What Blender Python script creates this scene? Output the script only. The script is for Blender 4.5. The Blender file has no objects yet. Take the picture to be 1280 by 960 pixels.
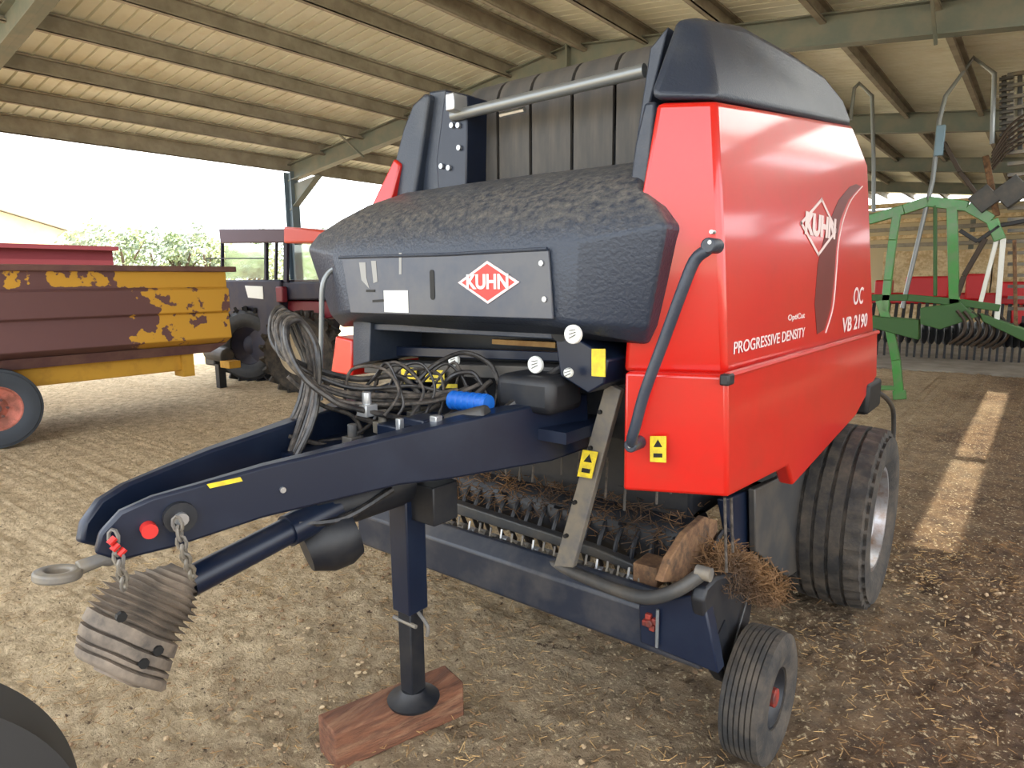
import bpy, bmesh, math, random
from mathutils import Vector, Matrix, noise
random.seed(7)
S=bpy.context.scene; COL=S.collection
PI=math.pi
# ---------------------------------------------------------------- camera
F=824.; CX,CY=640.,480.
def _n(v): return Vector(v).normalized()
_mX=_n(((-400-CX)/F,-(362-CY)/F,-1)); _Y=_n(((1325-CX)/F,-(345-CY)/F,-1))
AX=-_mX; AY=(_Y-AX*(AX.dot(_Y))).normalized(); AZ=AX.cross(AY)
RM=Matrix((AX,AY,AZ))
CAM=Vector((0,0,1.7))
def ray(u,v): return RM@Vector(((u-CX)/F,-(v-CY)/F,-1.))
def P(u,v,X=None,Y=None,Z=None,pl=None):
    """the point of the place seen at a pixel of the photograph, on a known plane"""
    d=ray(u,v)
    if pl:
        a,b=Vector((*pl[0],0)),Vector((*pl[1],0)); n=Vector((b.y-a.y,-(b.x-a.x),0))
        return CAM+d*((a-CAM).dot(n)/d.dot(n))
    if X is not None: i,c=0,X
    elif Y is not None: i,c=1,Y
    else: i,c=2,Z
    return CAM+d*((c-CAM[i])/d[i])
cd=bpy.data.cameras.new('camera'); cam=bpy.data.objects.new('camera',cd); COL.objects.link(cam)
cam.matrix_world=Matrix.Translation(CAM)@RM.to_4x4()
cd.sensor_width=36; cd.lens=F/1280*36; cd.clip_end=500; cd.clip_start=.02
S.camera=cam
vs=S.view_settings
vs.view_transform='Standard'; vs.look='None'; vs.gamma=1; vs.use_curve_mapping=False; vs.exposure=0.0

# ---------------------------------------------------------------- materials
def srgb(c):
    return tuple((x/255/12.92 if x/255<=.04045 else ((x/255+.055)/1.055)**2.4) for x in c)
def mat(name,c,rough=.5,metal=0,c2=None,scale=8,detail=6,lo=.4,hi=.6,bump=0,bscale=60,coat=0,c3=None,scale3=3,lo3=.5,hi3=.7,stretch=None,trans=0):
    m=bpy.data.materials.new(name); m.use_nodes=True; nt=m.node_tree; N=nt.nodes; L=nt.links
    b=N['Principled BSDF']; b.inputs['Roughness'].default_value=rough; b.inputs['Metallic'].default_value=metal
    if coat: b.inputs['Coat Weight'].default_value=coat; b.inputs['Coat Roughness'].default_value=.1; b.inputs['Coat IOR'].default_value=1.65
    tc=N.new('ShaderNodeTexCoord'); src=tc.outputs['Object']
    if stretch:
        mp=N.new('ShaderNodeMapping'); mp.inputs['Scale'].default_value=stretch; L.new(src,mp.inputs['Vector']); src=mp.outputs['Vector']
    col=None
    def layer(prev,c2,scale,lo,hi):
        n=N.new('ShaderNodeTexNoise'); n.inputs['Scale'].default_value=scale; n.inputs['Detail'].default_value=detail; n.inputs['Roughness'].default_value=.65
        L.new(src,n.inputs['Vector'])
        r=N.new('ShaderNodeMapRange'); r.inputs[1].default_value=lo; r.inputs[2].default_value=hi
        L.new(n.outputs['Fac'],r.inputs[0])
        mx=N.new('ShaderNodeMix'); mx.data_type='RGBA'
        L.new(r.outputs[0],mx.inputs[0])
        if prev is None: mx.inputs[6].default_value=(*srgb(c),1)
        else: L.new(prev,mx.inputs[6])
        mx.inputs[7].default_value=(*srgb(c2),1)
        return mx.outputs[2]
    if c2: col=layer(None,c2,scale,lo,hi)
    if c3: col=layer(col,c3,scale3,lo3,hi3)
    if col is not None: L.new(col,b.inputs['Base Color'])
    else: b.inputs['Base Color'].default_value=(*srgb(c),1)
    if bump:
        n=N.new('ShaderNodeTexNoise'); n.inputs['Scale'].default_value=bscale; n.inputs['Detail'].default_value=5
        L.new(src,n.inputs['Vector'])
        bp=N.new('ShaderNodeBump'); bp.inputs['Strength'].default_value=bump; bp.inputs['Distance'].default_value=.02
        L.new(n.outputs['Fac'],bp.inputs['Height']); L.new(bp.outputs[0],b.inputs['Normal'])
    if trans: b.inputs['Transmission Weight'].default_value=trans
    return m
M={}
M['red']=mat('red_paint',(196,22,12),.34,c2=(184,34,20),scale=5,lo=.45,hi=.75,coat=.5)
M['hood']=mat('black_plastic',(42,50,64),.38,c2=(70,74,80),scale=4,lo=.5,hi=.8,bump=.12,bscale=120)
M['dusty']=mat('dusty_plastic',(42,50,64),.42,c2=(124,120,112),scale=38,detail=13,lo=.36,hi=.78,bump=.2,bscale=90)
M['navy']=mat('navy_steel',(13,24,44),.36,c2=(28,38,56),scale=6,lo=.45,hi=.8)
M['dark']=mat('dark_steel',(16,20,28),.5,c2=(34,34,36),scale=10)
M['belt']=mat('belt_rubber',(70,68,66),.7,c2=(96,90,82),scale=6,lo=.4,hi=.8,stretch=(3,1,.4))
M['grey']=mat('grey_steel',(96,94,92),.5,c2=(120,112,98),scale=9)
M['dkgrey']=mat('dull_grey_sheet',(58,58,58),.5,c2=(84,78,70),scale=5,lo=.45,hi=.7)
M['tyre']=mat('tyre_rubber',(44,43,42),.85,c2=(92,82,70),scale=9,detail=8,lo=.4,hi=.75,bump=.2,bscale=100)
M['rim']=mat('silver_rim',(158,158,160),.35,.6,c2=(120,92,70),scale=8,lo=.45,hi=.7)
M['rust']=mat('rusty_steel',(92,66,46),.85,c2=(128,96,66),scale=20,c3=(50,40,34),scale3=12)
M['rubberboot']=mat('dusty_rubber_boot',(136,122,106),.85,c2=(76,70,64),scale=10,lo=.4,hi=.7)
M['hose']=mat('hose_rubber',(24,24,27),.35,c2=(66,62,58),scale=25)
M['tan']=mat('sleeved_hose',(92,84,76),.6,c2=(48,45,43),scale=40)
M['chrome']=mat('zinc_steel',(176,178,180),.3,.7)
M['white']=mat('white_label',(226,228,222),.5)
M['whitep']=mat('pale_print',(226,206,204),.5)
M['yellow']=mat('yellow_label',(232,206,40),.5,c2=(200,176,50),scale=30)
M['black']=mat('black_print',(14,14,14),.6)
M['blue']=mat('blue_plastic',(22,96,186),.4)
M['redlabel']=mat('red_label',(216,64,58),.5)
M['swoosh']=mat('dark_decal',(104,42,40),.4)
M['redplastic']=mat('red_knob',(196,40,34),.5)
M['reddirty']=mat('dull_red_hub',(150,48,36),.6,c2=(84,40,34),scale=20)
M['wood']=mat('old_timber',(126,82,58),.9,c2=(92,60,44),scale=7,c3=(150,112,84),scale3=4,bump=.5,bscale=30,stretch=(3,.5,6))
M['straw']=mat('straw',(196,160,104),.8,c2=(140,100,58),scale=2)
M['straw2']=mat('brown_straw',(126,92,56),.8,c2=(74,54,36),scale=3)
M['steelgreen']=mat('frame_steel',(112,120,114),.6,c2=(128,128,118),scale=3)
M['purlin']=mat('purlin_steel',(166,160,148),.6,c2=(142,136,124),scale=3)
M['sheet']=mat('roof_sheet',(246,248,238),.6,c2=(228,228,210),scale=1.2,lo=.35,hi=.75,c3=(204,194,170),scale3=.8,lo3=.58,hi3=.8)
M['trailer']=mat('trailer_rust_paint',(196,148,52),.7,c2=(176,132,50),scale=5)
M['trailer_y']=mat('yellow_trailer_paint',(200,152,50),.7,c2=(170,124,46),scale=5,lo=.5,hi=.8)
M['maroon']=mat('maroon_rust',(96,66,66),.8,c2=(112,82,74),scale=3)
M['container']=mat('red_container_paint',(84,9,22),.8)
M['plaster']=mat('beige_render',(214,190,160),.9,c2=(200,178,150),scale=1)
M['roofgrey']=mat('grey_roof',(170,168,166),.7)
M['leaf']=mat('leaf_hazed',(150,168,124),.8,c2=(186,194,156),scale=.6)  # haze and overexposure put into the leaf colour
M['leafd']=mat('leaf_grey_hazed',(156,168,152),.8,c2=(120,136,118),scale=.6)  # same haze put into the greyer leaves
M['bark']=mat('bark',(92,78,62),.9)
M['green']=mat('green_paint',(60,140,58),.4,c2=(84,130,74),scale=6,coat=.3)
M['dgreen']=mat('dark_green_paint',(50,92,40),.5)
M['tractorred']=mat('orange_red_paint',(206,66,40),.4)
M['tractordark']=mat('tractor_dark_paint',(18,20,46),.6,c2=(40,34,46),scale=5)
M['purple']=mat('shaded_roof_side',(84,66,78),.6)  # shade on the side face of the cab roof put into this colour
M['tine']=mat('tine_steel',(60,48,38),.5,.3)
M['hay']=mat('hay_bale',(236,216,176),.95,c2=(200,172,128),scale=9,detail=9,bump=.8,bscale=30)
M['concrete']=mat('concrete',(142,136,126),.85,c2=(120,112,102),scale=2)
M['bluegrey']=mat('blue_grey_bracket',(120,150,172),.4)
M['galv']=mat('galvanised_tube',(132,136,138),.35,.5)
M['glass']=mat('cab_glass',(222,238,228),.05,trans=.92)
def dust_up(m,lo=.25,hi=.75):
    # dust lies only where the plastic faces up
    nt=m.node_tree; N=nt.nodes; L=nt.links
    mx=[n for n in N if n.type=='MIX'][0]; src=mx.inputs[0].links[0].from_socket
    g=N.new('ShaderNodeNewGeometry'); sp=N.new('ShaderNodeSeparateXYZ'); L.new(g.outputs['Normal'],sp.inputs[0])
    rr=N.new('ShaderNodeMapRange'); rr.inputs[1].default_value=lo; rr.inputs[2].default_value=hi; L.new(sp.outputs['Z'],rr.inputs[0])
    mu=N.new('ShaderNodeMath'); mu.operation='MULTIPLY'; L.new(src,mu.inputs[0]); L.new(rr.outputs[0],mu.inputs[1]); L.new(mu.outputs[0],mx.inputs[0])
dust_up(M['dusty'])
# patchy trailer paint: maroon rust eating the yellow away
def trailer_mat():
    m=bpy.data.materials.new('patchy_rusted_yellow_paint'); m.use_nodes=True; nt=m.node_tree; N=nt.nodes; L=nt.links
    b=N['Principled BSDF']; b.inputs['Roughness'].default_value=.7
    g=N.new('ShaderNodeNewGeometry'); sp=N.new('ShaderNodeSeparateXYZ'); L.new(g.outputs['Position'],sp.inputs[0])
    n=N.new('ShaderNodeTexNoise'); n.inputs['Scale'].default_value=2.6; n.inputs['Detail'].default_value=7; L.new(g.outputs['Position'],n.inputs['Vector'])
    # more rust in the middle band and toward the front end of the side
    def mr(sock,a,b_,c,d):
        r=N.new('ShaderNodeMapRange'); r.inputs[1].default_value=a; r.inputs[2].default_value=b_; r.inputs[3].default_value=c; r.inputs[4].default_value=d
        L.new(sock,r.inputs[0]); return r.outputs[0]
    def mth(op,a,b_):
        x=N.new('ShaderNodeMath'); x.operation=op
        for i,s in enumerate((a,b_)):
            if hasattr(s,'is_linked'): L.new(s,x.inputs[i])
            else: x.inputs[i].default_value=s
        return x.outputs[0]
    ylo=mr(sp.outputs['Y'],3.1,3.7,.34,-.07); zlo=mr(sp.outputs['Z'],1.66,1.70,0,-.31)
    n2=N.new('ShaderNodeTexNoise'); n2.inputs['Scale'].default_value=8; n2.inputs['Detail'].default_value=6; L.new(g.outputs['Position'],n2.inputs['Vector'])
    t=mth('ADD',mth('ADD',n.outputs['Fac'],ylo),zlo); t=mth('ADD',mth('MULTIPLY',n2.outputs['Fac'],.75),mth('ADD',t,-.34)); f=mr(t,.56,.585,0,1)
    mx=N.new('ShaderNodeMix'); mx.data_type='RGBA'; L.new(f,mx.inputs[0])
    mx.inputs[6].default_value=(*srgb((204,154,52)),1); mx.inputs[7].default_value=(*srgb((102,70,70)),1)
    L.new(mx.outputs[2],b.inputs['Base Color']); return m
M['patchy']=trailer_mat()
def floor_mat():
    m=bpy.data.materials.new('straw_littered_earth'); m.use_nodes=True; nt=m.node_tree; N=nt.nodes; L=nt.links
    b=N['Principled BSDF']; b.inputs['Roughness'].default_value=.95
    g=N.new('ShaderNodeNewGeometry')
    def noi(s,d=8,r=.65,vec=None):
        n=N.new('ShaderNodeTexNoise'); n.inputs['Scale'].default_value=s; n.inputs['Detail'].default_value=d; n.inputs['Roughness'].default_value=r
        L.new(vec or g.outputs['Position'],n.inputs['Vector']); return n.outputs['Fac']
    def ramp(s,a,b_):
        r=N.new('ShaderNodeMapRange'); r.inputs[1].default_value=a; r.inputs[2].default_value=b_; L.new(s,r.inputs[0]); return r.outputs[0]
    def mix(f,a,b_):
        mx=N.new('ShaderNodeMix'); mx.data_type='RGBA'; L.new(f,mx.inputs[0])
        for i,c in ((6,a),(7,b_)):
            if isinstance(c,tuple): mx.inputs[i].default_value=(*srgb(c),1)
            else: L.new(c,mx.inputs[i])
        return mx.outputs[2]
    # pale dusty straw on the left, darker trodden earth on the right
    sp=N.new('ShaderNodeSeparateXYZ'); L.new(g.outputs['Position'],sp.inputs[0])
    ad=N.new('ShaderNodeMath'); ad.operation='MULTIPLY_ADD'; L.new(noi(.8,4),ad.inputs[0]); ad.inputs[1].default_value=2.4; L.new(sp.outputs['X'],ad.inputs[2])
    side=ramp(ad.outputs[0],-1.9,.9)
    a=mix(ramp(noi(9),.35,.68),(230,208,170),(170,146,112))
    c=mix(ramp(noi(7),.35,.68),(128,100,70),(72,52,36))
    col=mix(side,a,c)
    col=mix(ramp(noi(46,5),.57,.66),col,(220,200,160))
    col=mix(ramp(noi(30,5),.60,.68),col,(84,64,46))
    L.new(col,b.inputs['Base Color'])
    bp=N.new('ShaderNodeBump'); bp.inputs['Strength'].default_value=1.; bp.inputs['Distance'].default_value=.06
    L.new(noi(26,8,.7),bp.inputs['Height']); L.new(bp.outputs[0],b.inputs['Normal'])
    return m
M['floor']=floor_mat()

# ---------------------------------------------------------------- helpers
def V(*a): return Vector(a)
def link(name,me,parent=None,m=None,smooth=None,bevel=None,seg=2):
    o=bpy.data.objects.new(name,me); COL.objects.link(o)
    if me.vertices and isinstance(me,bpy.types.Mesh):
        lo=Vector([min(v.co[i] for v in me.vertices) for i in range(3)]); hi=Vector([max(v.co[i] for v in me.vertices) for i in range(3)])
        c=(lo+hi)/2; me.transform(Matrix.Translation(-c)); o.location=c
    if m is not None:
        for mm in (m if isinstance(m,list) else [m]): me.materials.append(M[mm] if isinstance(mm,str) else mm)
    if smooth is not None:
        for p in me.polygons: p.use_smooth=True
        me.set_sharp_from_angle(angle=math.radians(smooth))
    if bevel:
        b=o.modifiers.new('bevel','BEVEL'); b.width=bevel; b.segments=seg; b.limit_method='ANGLE'; b.angle_limit=math.radians(28); b.harden_normals=False
    if parent is not None:
        o.parent=parent
        w=Matrix.Identity(4); q=parent
        o.matrix_parent_inverse=world(parent).inverted()
    return o
def world(o):
    m=Matrix.LocRotScale(o.location,o.rotation_euler,o.scale)
    if o.parent: m=world(o.parent)@o.matrix_parent_inverse@m
    return m
def obj(name,bm,m,parent=None,smooth=35,bevel=None,seg=2):
    bmesh.ops.recalc_face_normals(bm,faces=bm.faces)
    me=bpy.data.meshes.new(name); bm.to_mesh(me); bm.free()
    return link(name,me,parent,m,smooth,bevel,seg)
def tag(o,label,cat=None,group=None,kind=None):
    if label: o['label']=label
    if cat: o['category']=cat
    if group: o['group']=group
    if kind: o['kind']=kind
    return o
def thing(name,loc,label,cat,group=None):
    e=bpy.data.objects.new(name,None); COL.objects.link(e); e.location=loc; e.empty_display_size=.1
    return tag(e,label,cat,group)
def struct(name,bm,m,**k):
    o=obj(name,bm,m,**k); o['kind']='structure'; return o
def dup(root,loc,rot=None):
    def cp(o,par):
        c=o.copy(); COL.objects.link(c)
        if par is not None: c.parent=par
        for ch in [x for x in list(COL.objects) if x.parent==o]: cp(ch,c)
        return c
    r=cp(root,None); r.location=loc
    if rot is not None: r.rotation_euler.z=rot
    return r
def B(): return bmesh.new()
def box(bm,c,s,rot=None,mi=0):
    mt=Matrix.Translation(c)@(rot.to_4x4() if rot is not None else Matrix.Identity(4))@Matrix.Diagonal((*s,1))
    r=bmesh.ops.create_cube(bm,size=1,matrix=mt)
    if mi:
        for v in r['verts']:
            for f in v.link_faces: f.material_index=mi
def boxb(bm,a,b): 
    a,b=Vector(a),Vector(b); box(bm,(a+b)/2,[abs(x) for x in (b-a)])
def prism(bm,pts,d):
    """polygon pts extruded by vector d (d may be a list of per-vertex vectors)"""
    n=len(pts); d=d if isinstance(d,list) else [Vector(d)]*n
    a=[bm.verts.new(p) for p in pts]; b=[bm.verts.new(Vector(p)+e) for p,e in zip(pts,d)]
    bm.faces.new(a); bm.faces.new(b[::-1])
    for i in range(n): bm.faces.new((a[i],b[i],b[(i+1)%n],a[(i+1)%n]))
def bar(bm,a,b,w,h=None,up=(0,0,1)):
    a,b=Vector(a),Vector(b); h=h or w; d=(b-a); L=d.length; d.normalize()
    s=d.cross(Vector(up)); 
    if s.length<1e-4: s=d.cross(Vector((0,1,0)))
    s.normalize(); u=s.cross(d)
    R=Matrix((s,d,u)).transposed(); box(bm,(a+b)/2,(w,L,h),R)
def smooth_path(pts,sub=6):
    pts=[Vector(p) for p in pts]
    if len(pts)<3: return pts
    out=[]; n=len(pts)
    for i in range(n-1):
        p0=pts[max(i-1,0)];p1=pts[i];p2=pts[i+1];p3=pts[min(i+2,n-1)]
        for k in range(sub):
            t=k/sub
            out.append(.5*((2*p1)+(p2-p0)*t+(2*p0-5*p1+4*p2-p3)*t*t+(3*p1-p0-3*p2+p3)*t**3))
    out.append(pts[-1]); return out
def tube(bm,pts,r,seg=10,smooth=0,cap=True):
    if smooth: pts=smooth_path(pts,smooth)
    pts=[Vector(p) for p in pts]; n=len(pts); rings=[]; rr=r if isinstance(r,(list,tuple)) else [r]*n
    t0=(pts[1]-pts[0]).normalized(); nrm=t0.orthogonal().normalized()
    for i,p in enumerate(pts):
        t=((pts[min(i+1,n-1)]-p).normalized()+(p-pts[max(i-1,0)]).normalized())
        t=t.normalized() if t.length>1e-6 else t0
        nrm=(nrm-t*nrm.dot(t)); nrm=nrm.normalized() if nrm.length>1e-6 else t.orthogonal().normalized()
        bn=t.cross(nrm)
        rings.append([bm.verts.new(p+(nrm*math.cos(a)+bn*math.sin(a))*rr[i]) for a in [2*PI*k/seg for k in range(seg)]])
    for i in range(n-1):
        for k in range(seg): bm.faces.new((rings[i][k],rings[i][(k+1)%seg],rings[i+1][(k+1)%seg],rings[i+1][k]))
    if cap: bm.faces.new(rings[0][::-1]); bm.faces.new(rings[-1])
def cyl(bm,a,b,r,seg=20,r2=None): tube(bm,[a,b],[r,r if r2 is None else r2],seg)
def lathe(bm,prof,o,ax,seg=48,fn=None,closed=True):
    """prof: list of (along axis, radius); closed loop profile"""
    ax=Vector(ax).normalized(); u=ax.orthogonal().normalized(); w=ax.cross(u); o=Vector(o); rings=[]
    for k in range(seg):
        a=2*PI*k/seg; d=u*math.cos(a)+w*math.sin(a)
        rings.append([bm.verts.new(o+ax*h+d*(r+(fn(i,k) if fn else 0))) for i,(h,r) in enumerate(prof)])
    n=len(prof)
    for k in range(seg):
        for i in range(n if closed else n-1):
            q=(rings[k][i],rings[k][(i+1)%n],rings[(k+1)%seg][(i+1)%n],rings[(k+1)%seg][i])
            try: bm.faces.new(q)
            except ValueError: pass
def text(name,s,m,parent,o,rt,up,size,off=0.,ext=.001,align='CENTER',squash=1.):
    c=bpy.data.curves.new(name,'FONT'); c.body=s; c.size=size; c.extrude=ext/2; c.offset=off; c.align_x=align; c.align_y='CENTER'; c.space_character=squash
    t=bpy.data.objects.new('tmp',c); COL.objects.link(t); bpy.context.view_layer.update()
    me=bpy.data.meshes.new_from_object(t.evaluated_get(bpy.context.evaluated_depsgraph_get()))
    bpy.data.objects.remove(t); rt=Vector(rt).normalized(); up=Vector(up).normalized(); nn=rt.cross(up).normalized(); up=nn.cross(rt)
    me.transform(Matrix.Translation(o)@Matrix((rt,up,nn)).transposed().to_4x4())
    me.materials.clear()
    return link(name,me,parent,m)
def wheel_tyre(bm,c,ax,R,w,rin,ribs,gd,seg=96,lug=0,lugd=.02):
    """tyre with circumferential grooves and optional blocky shoulders"""
    prof=[]; hw=w/2; sw=.78*hw
    prof+=[(-hw*.82,rin),(-hw*.98,rin+.25*(R-rin)),(-hw,rin+.5*(R-rin)),(-hw*.97,rin+.78*(R-rin)),(-hw*.9,R-.035*R/.45),]
    tread=[]
    k=ribs*2-1; x0=-sw-.08*hw; x1=-x0; 
    for i in range(ribs):
        a=x0+(x1-x0)*(i/ribs); b=x0+(x1-x0)*((i+.72)/ribs if i<ribs-1 else 1)
        dr=lambda x:-.02*R*(x/x1)**2
        tread+=[(a,R+dr(a),0),(b,R+dr(b),0)]
        if i<ribs-1:
            c2=x0+(x1-x0)*((i+1)/ribs); tread+=[(b+.002,R-gd,1),(c2-.002,R-gd,1)]
    i0=len(prof); prof+=[(a,b) for a,b,_ in tread]; i1=len(prof)
    prof+=[(-a,b) for a,b in prof[:5][::-1]]
    sh={i0-1,i0,i1-1,i1}
    def fn(i,k):
        if lug and i0<=i<i1 and k%6==(3*((i-i0)//4%2)): return -.007
        if lug and i in sh and (k//2)%2==0: return -lugd
        return 0
    lathe(bm,prof,c,ax,seg,fn)
def disc_rim(bm,c,ax,r,depth=.05,dish=.06):
    prof=[(0,r),(.0,r*.93),(-depth,r*.86),(-depth-dish,r*.5),(-depth-dish*.6,r*.36),(-depth-dish*.6,.0),(-depth-dish-.03,.0),(-depth-dish-.03,r*.5),(-depth-.02,r*.95)]
    lathe(bm,prof,c,ax,40)

# ================================================================ SETTING
# floor: uneven earth, finely modelled where one can see the clods
def floor_mesh():
    def lines(a,b,l0,l1,fine,coarse):
        xs=[];x=a
        while x<b:
            xs.append(x)
            if l0<=x<=l1: x+=fine
            else:
                d=min(abs(x-l0),abs(x-l1)); x+=min(coarse,fine*2+d*.25)
        xs.append(b); return xs
    xs=lines(-34,14,-4.2,1.0,.024,3); ys=lines(-12,40,.4,5.2,.024,3)
    bm=B(); g=[]
    for x in xs:
        row=[]
        for y in ys:
            z=-.02
            if -14<x<6 and -2<y<16:
                n1=noise.noise((x*1.3,y*1.3,0)); n2=noise.noise((x*6,y*6,3)); n3=noise.noise((x*17,y*17,5)); n4=noise.noise((x*40,y*40,9))
                z+=.012*n1+.016*n2+.03*max(0,n3)+.018*n4
            row.append(bm.verts.new((x,y,min(z,.014))))
        g.append(row)
    for i in range(len(xs)-1):
        for j in range(len(ys)-1): bm.faces.new((g[i][j],g[i+1][j],g[i+1][j+1],g[i][j+1]))
    return bm
struct('floor',floor_mesh(),'floor',smooth=180)
bm=B(); boxb(bm,(-120,-60,-.3),(60,110,-.08)); struct('floor_yard',bm,mat('pale_yard_earth',(214,204,184),.95,c2=(176,178,140),scale=.3))
bm=B(); boxb(bm,(-7,14.2,-.1),(7,26,.012)); struct('floor_concrete',bm,'concrete')

RX,RZ=-5.35,4.97; SL=.1185; EL=-12.2; ER=3.2
def rz(x): return RZ-SL*abs(x-RX)
Y0,Y1=-1.2,30.
# roof sheets: trapezoidal ribs running down the slope; the right one has a narrow open slot
def sheet(x0,x1,y0,y1,bm):
    p=.17; y=y0; pts=[]
    while y<y1:
        for dy,dz in ((0,0),(.12,0),(.124,.035),(.146,.035),(.15,0)):
            if y+dy<=y1: pts.append((y+dy,dz))
        y+=p
    pts.append((y1,0))
    a=[bm.verts.new((x0,yy,rz(x0)+.02+dz)) for yy,dz in pts]; b=[bm.verts.new((x1,yy,rz(x1)+.02+dz)) for yy,dz in pts]
    for i in range(len(pts)-1): bm.faces.new((a[i],a[i+1],b[i+1],b[i]))
bm=B(); sheet(EL-.15,RX,Y0,Y1,bm); o=struct('ceiling_left',bm,'sheet',smooth=None)
sol=o.modifiers.new('s','SOLIDIFY'); sol.thickness=.012; sol.offset=1
SX0,SX1,SY0,SY1=1.40,1.64,5.35,12.75
LX=.25; LY0,LY1=6.,13.2
bm=B(); sheet(RX,LX,Y0,Y1,bm); sheet(LX,SX0,Y0,LY0,bm); sheet(LX,SX0,LY1,Y1,bm); sheet(SX1,ER,Y0,Y1,bm); sheet(SX0,SX1,Y0,SY0,bm); sheet(SX0,SX1,SY1,Y1,bm)
o=struct('ceiling_right',bm,'sheet',smooth=None); sol=o.modifiers.new('s','SOLIDIFY'); sol.thickness=.012; sol.offset=1
# unseen milky rooflight, added to put a pale reflection on the red side panel
rl=bpy.data.materials.new('added_rooflight_sheet'); rl.use_nodes=True; nt=rl.node_tree; nt.nodes.remove(nt.nodes['Principled BSDF'])
tb=nt.nodes.new('ShaderNodeBsdfTranslucent'); tb.inputs[0].default_value=(.93,.94,.92,1); nt.links.new(tb.outputs[0],nt.nodes['Material Output'].inputs[0])
bm=B(); sheet(LX,SX0,LY0,LY1,bm); struct('rooflight_added',bm,rl,smooth=None)
# purlins
k=0
for x in [-12.05,-10.95,-9.8,-8.6,-7.5,-6.4,-5.6,-5.1,-4.2,-3.1,-2.1,-1.05,0.1,1.15,2.3,3.1]:
    k+=1; bm=B(); z=rz(x)
    hh=.2 if x>-12 else .26
    boxb(bm,(x-.03,Y0,z-hh),(x+.03,Y1,z-hh+.012)); boxb(bm,(x-.03,Y0,z-.012),(x+.03,Y1,z+.01)); boxb(bm,(x-.034,Y0,z-hh),(x-.024,Y1,z))
    boxb(bm,(x+.02,Y0,z-hh),(x+.03,Y1,z-hh+.03))
    struct('trim_%d'%k,bm,'purlin',smooth=None)
# portal frames: I-section rafters and columns
def ibeam(bm,a,b,w,h,up):
    a,b=Vector(a),Vector(b); up=Vector(up)
    bar(bm,a,b,.012,h,up)
    n=up.normalized()*(h/2-.008)
    bar(bm,a+n,b+n,w,.016,up); bar(bm,a-n,b-n,w,.016,up)
for y in [2.45,8.,13.5,19.,24.5]:
    k+=1; bm=B()
    dz=.27
    for xe in (EL+.1,ER-.1):
        ibeam(bm,(RX,y,RZ-dz),(xe,y,rz(xe)-dz),.16,.32,(0,0,1))
    # haunch and gusset at the eaves
    for xe,s in ((EL+.1,1),(ER-.1,-1)):
        prism(bm,[(xe,y-.01,rz(xe)-.5),(xe+s*.95,y-.01,rz(xe+s*.95)-.5),(xe,y-.01,rz(xe)-1.0)],(0,.02,0))
        bar(bm,(xe,y,rz(xe)-1.0),(xe+s*.95,y,rz(xe+s*.95)-.52),.14,.016)
    box(bm,(RX,y,RZ-.27),(.03,.2,.46))
    struct('trim_%d'%k,bm,'steelgreen',smooth=None)
    for xe in (EL+.1,ER-.1):
        k+=1; bm=B(); zt=rz(xe)-.25
        bar(bm,(xe,y,-.05),(xe,y,zt),.22,.012,(0,1,0)); 
        for s in (-1,1): bar(bm,(xe+s*.11,y,-.05),(xe+s*.11,y,zt),.016,.18,(0,1,0))
        struct('trim_%d'%k,bm,mat('column_galv',(110,126,138),.5),smooth=None)
# purlin struts (thin knee braces)
for y in (8.,):
    for x in (-9.8,-7.5,-3.1,-1.05):
        k+=1; bm=B(); bar(bm,(x,y,rz(x)-.5),(x,y-.5,rz(x)-.2),.03,.03); struct('trim_%d'%k,bm,'steelgreen',smooth=None)

# ================================================================ BALER
XC=-1.7
baler=thing('round_baler',(XC,3.2,0),'large red round baler with black hood and navy drawbar standing on straw-littered earth','baler')
def part(name,bm,m,**k): return obj(name,bm,m,k.pop('parent',baler),**k)
# --- inner body
bm=B(); boxb(bm,(-2.34,2.36,.75),(-1.0,4.1,2.3)); boxb(bm,(-2.3,2.5,2.2),(-1.05,3.5,2.5)); boxb(bm,(-2.42,3.55,.42),(-.95,3.83,.6))
part('chamber_body',bm,'dark',bevel=.02)
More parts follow.
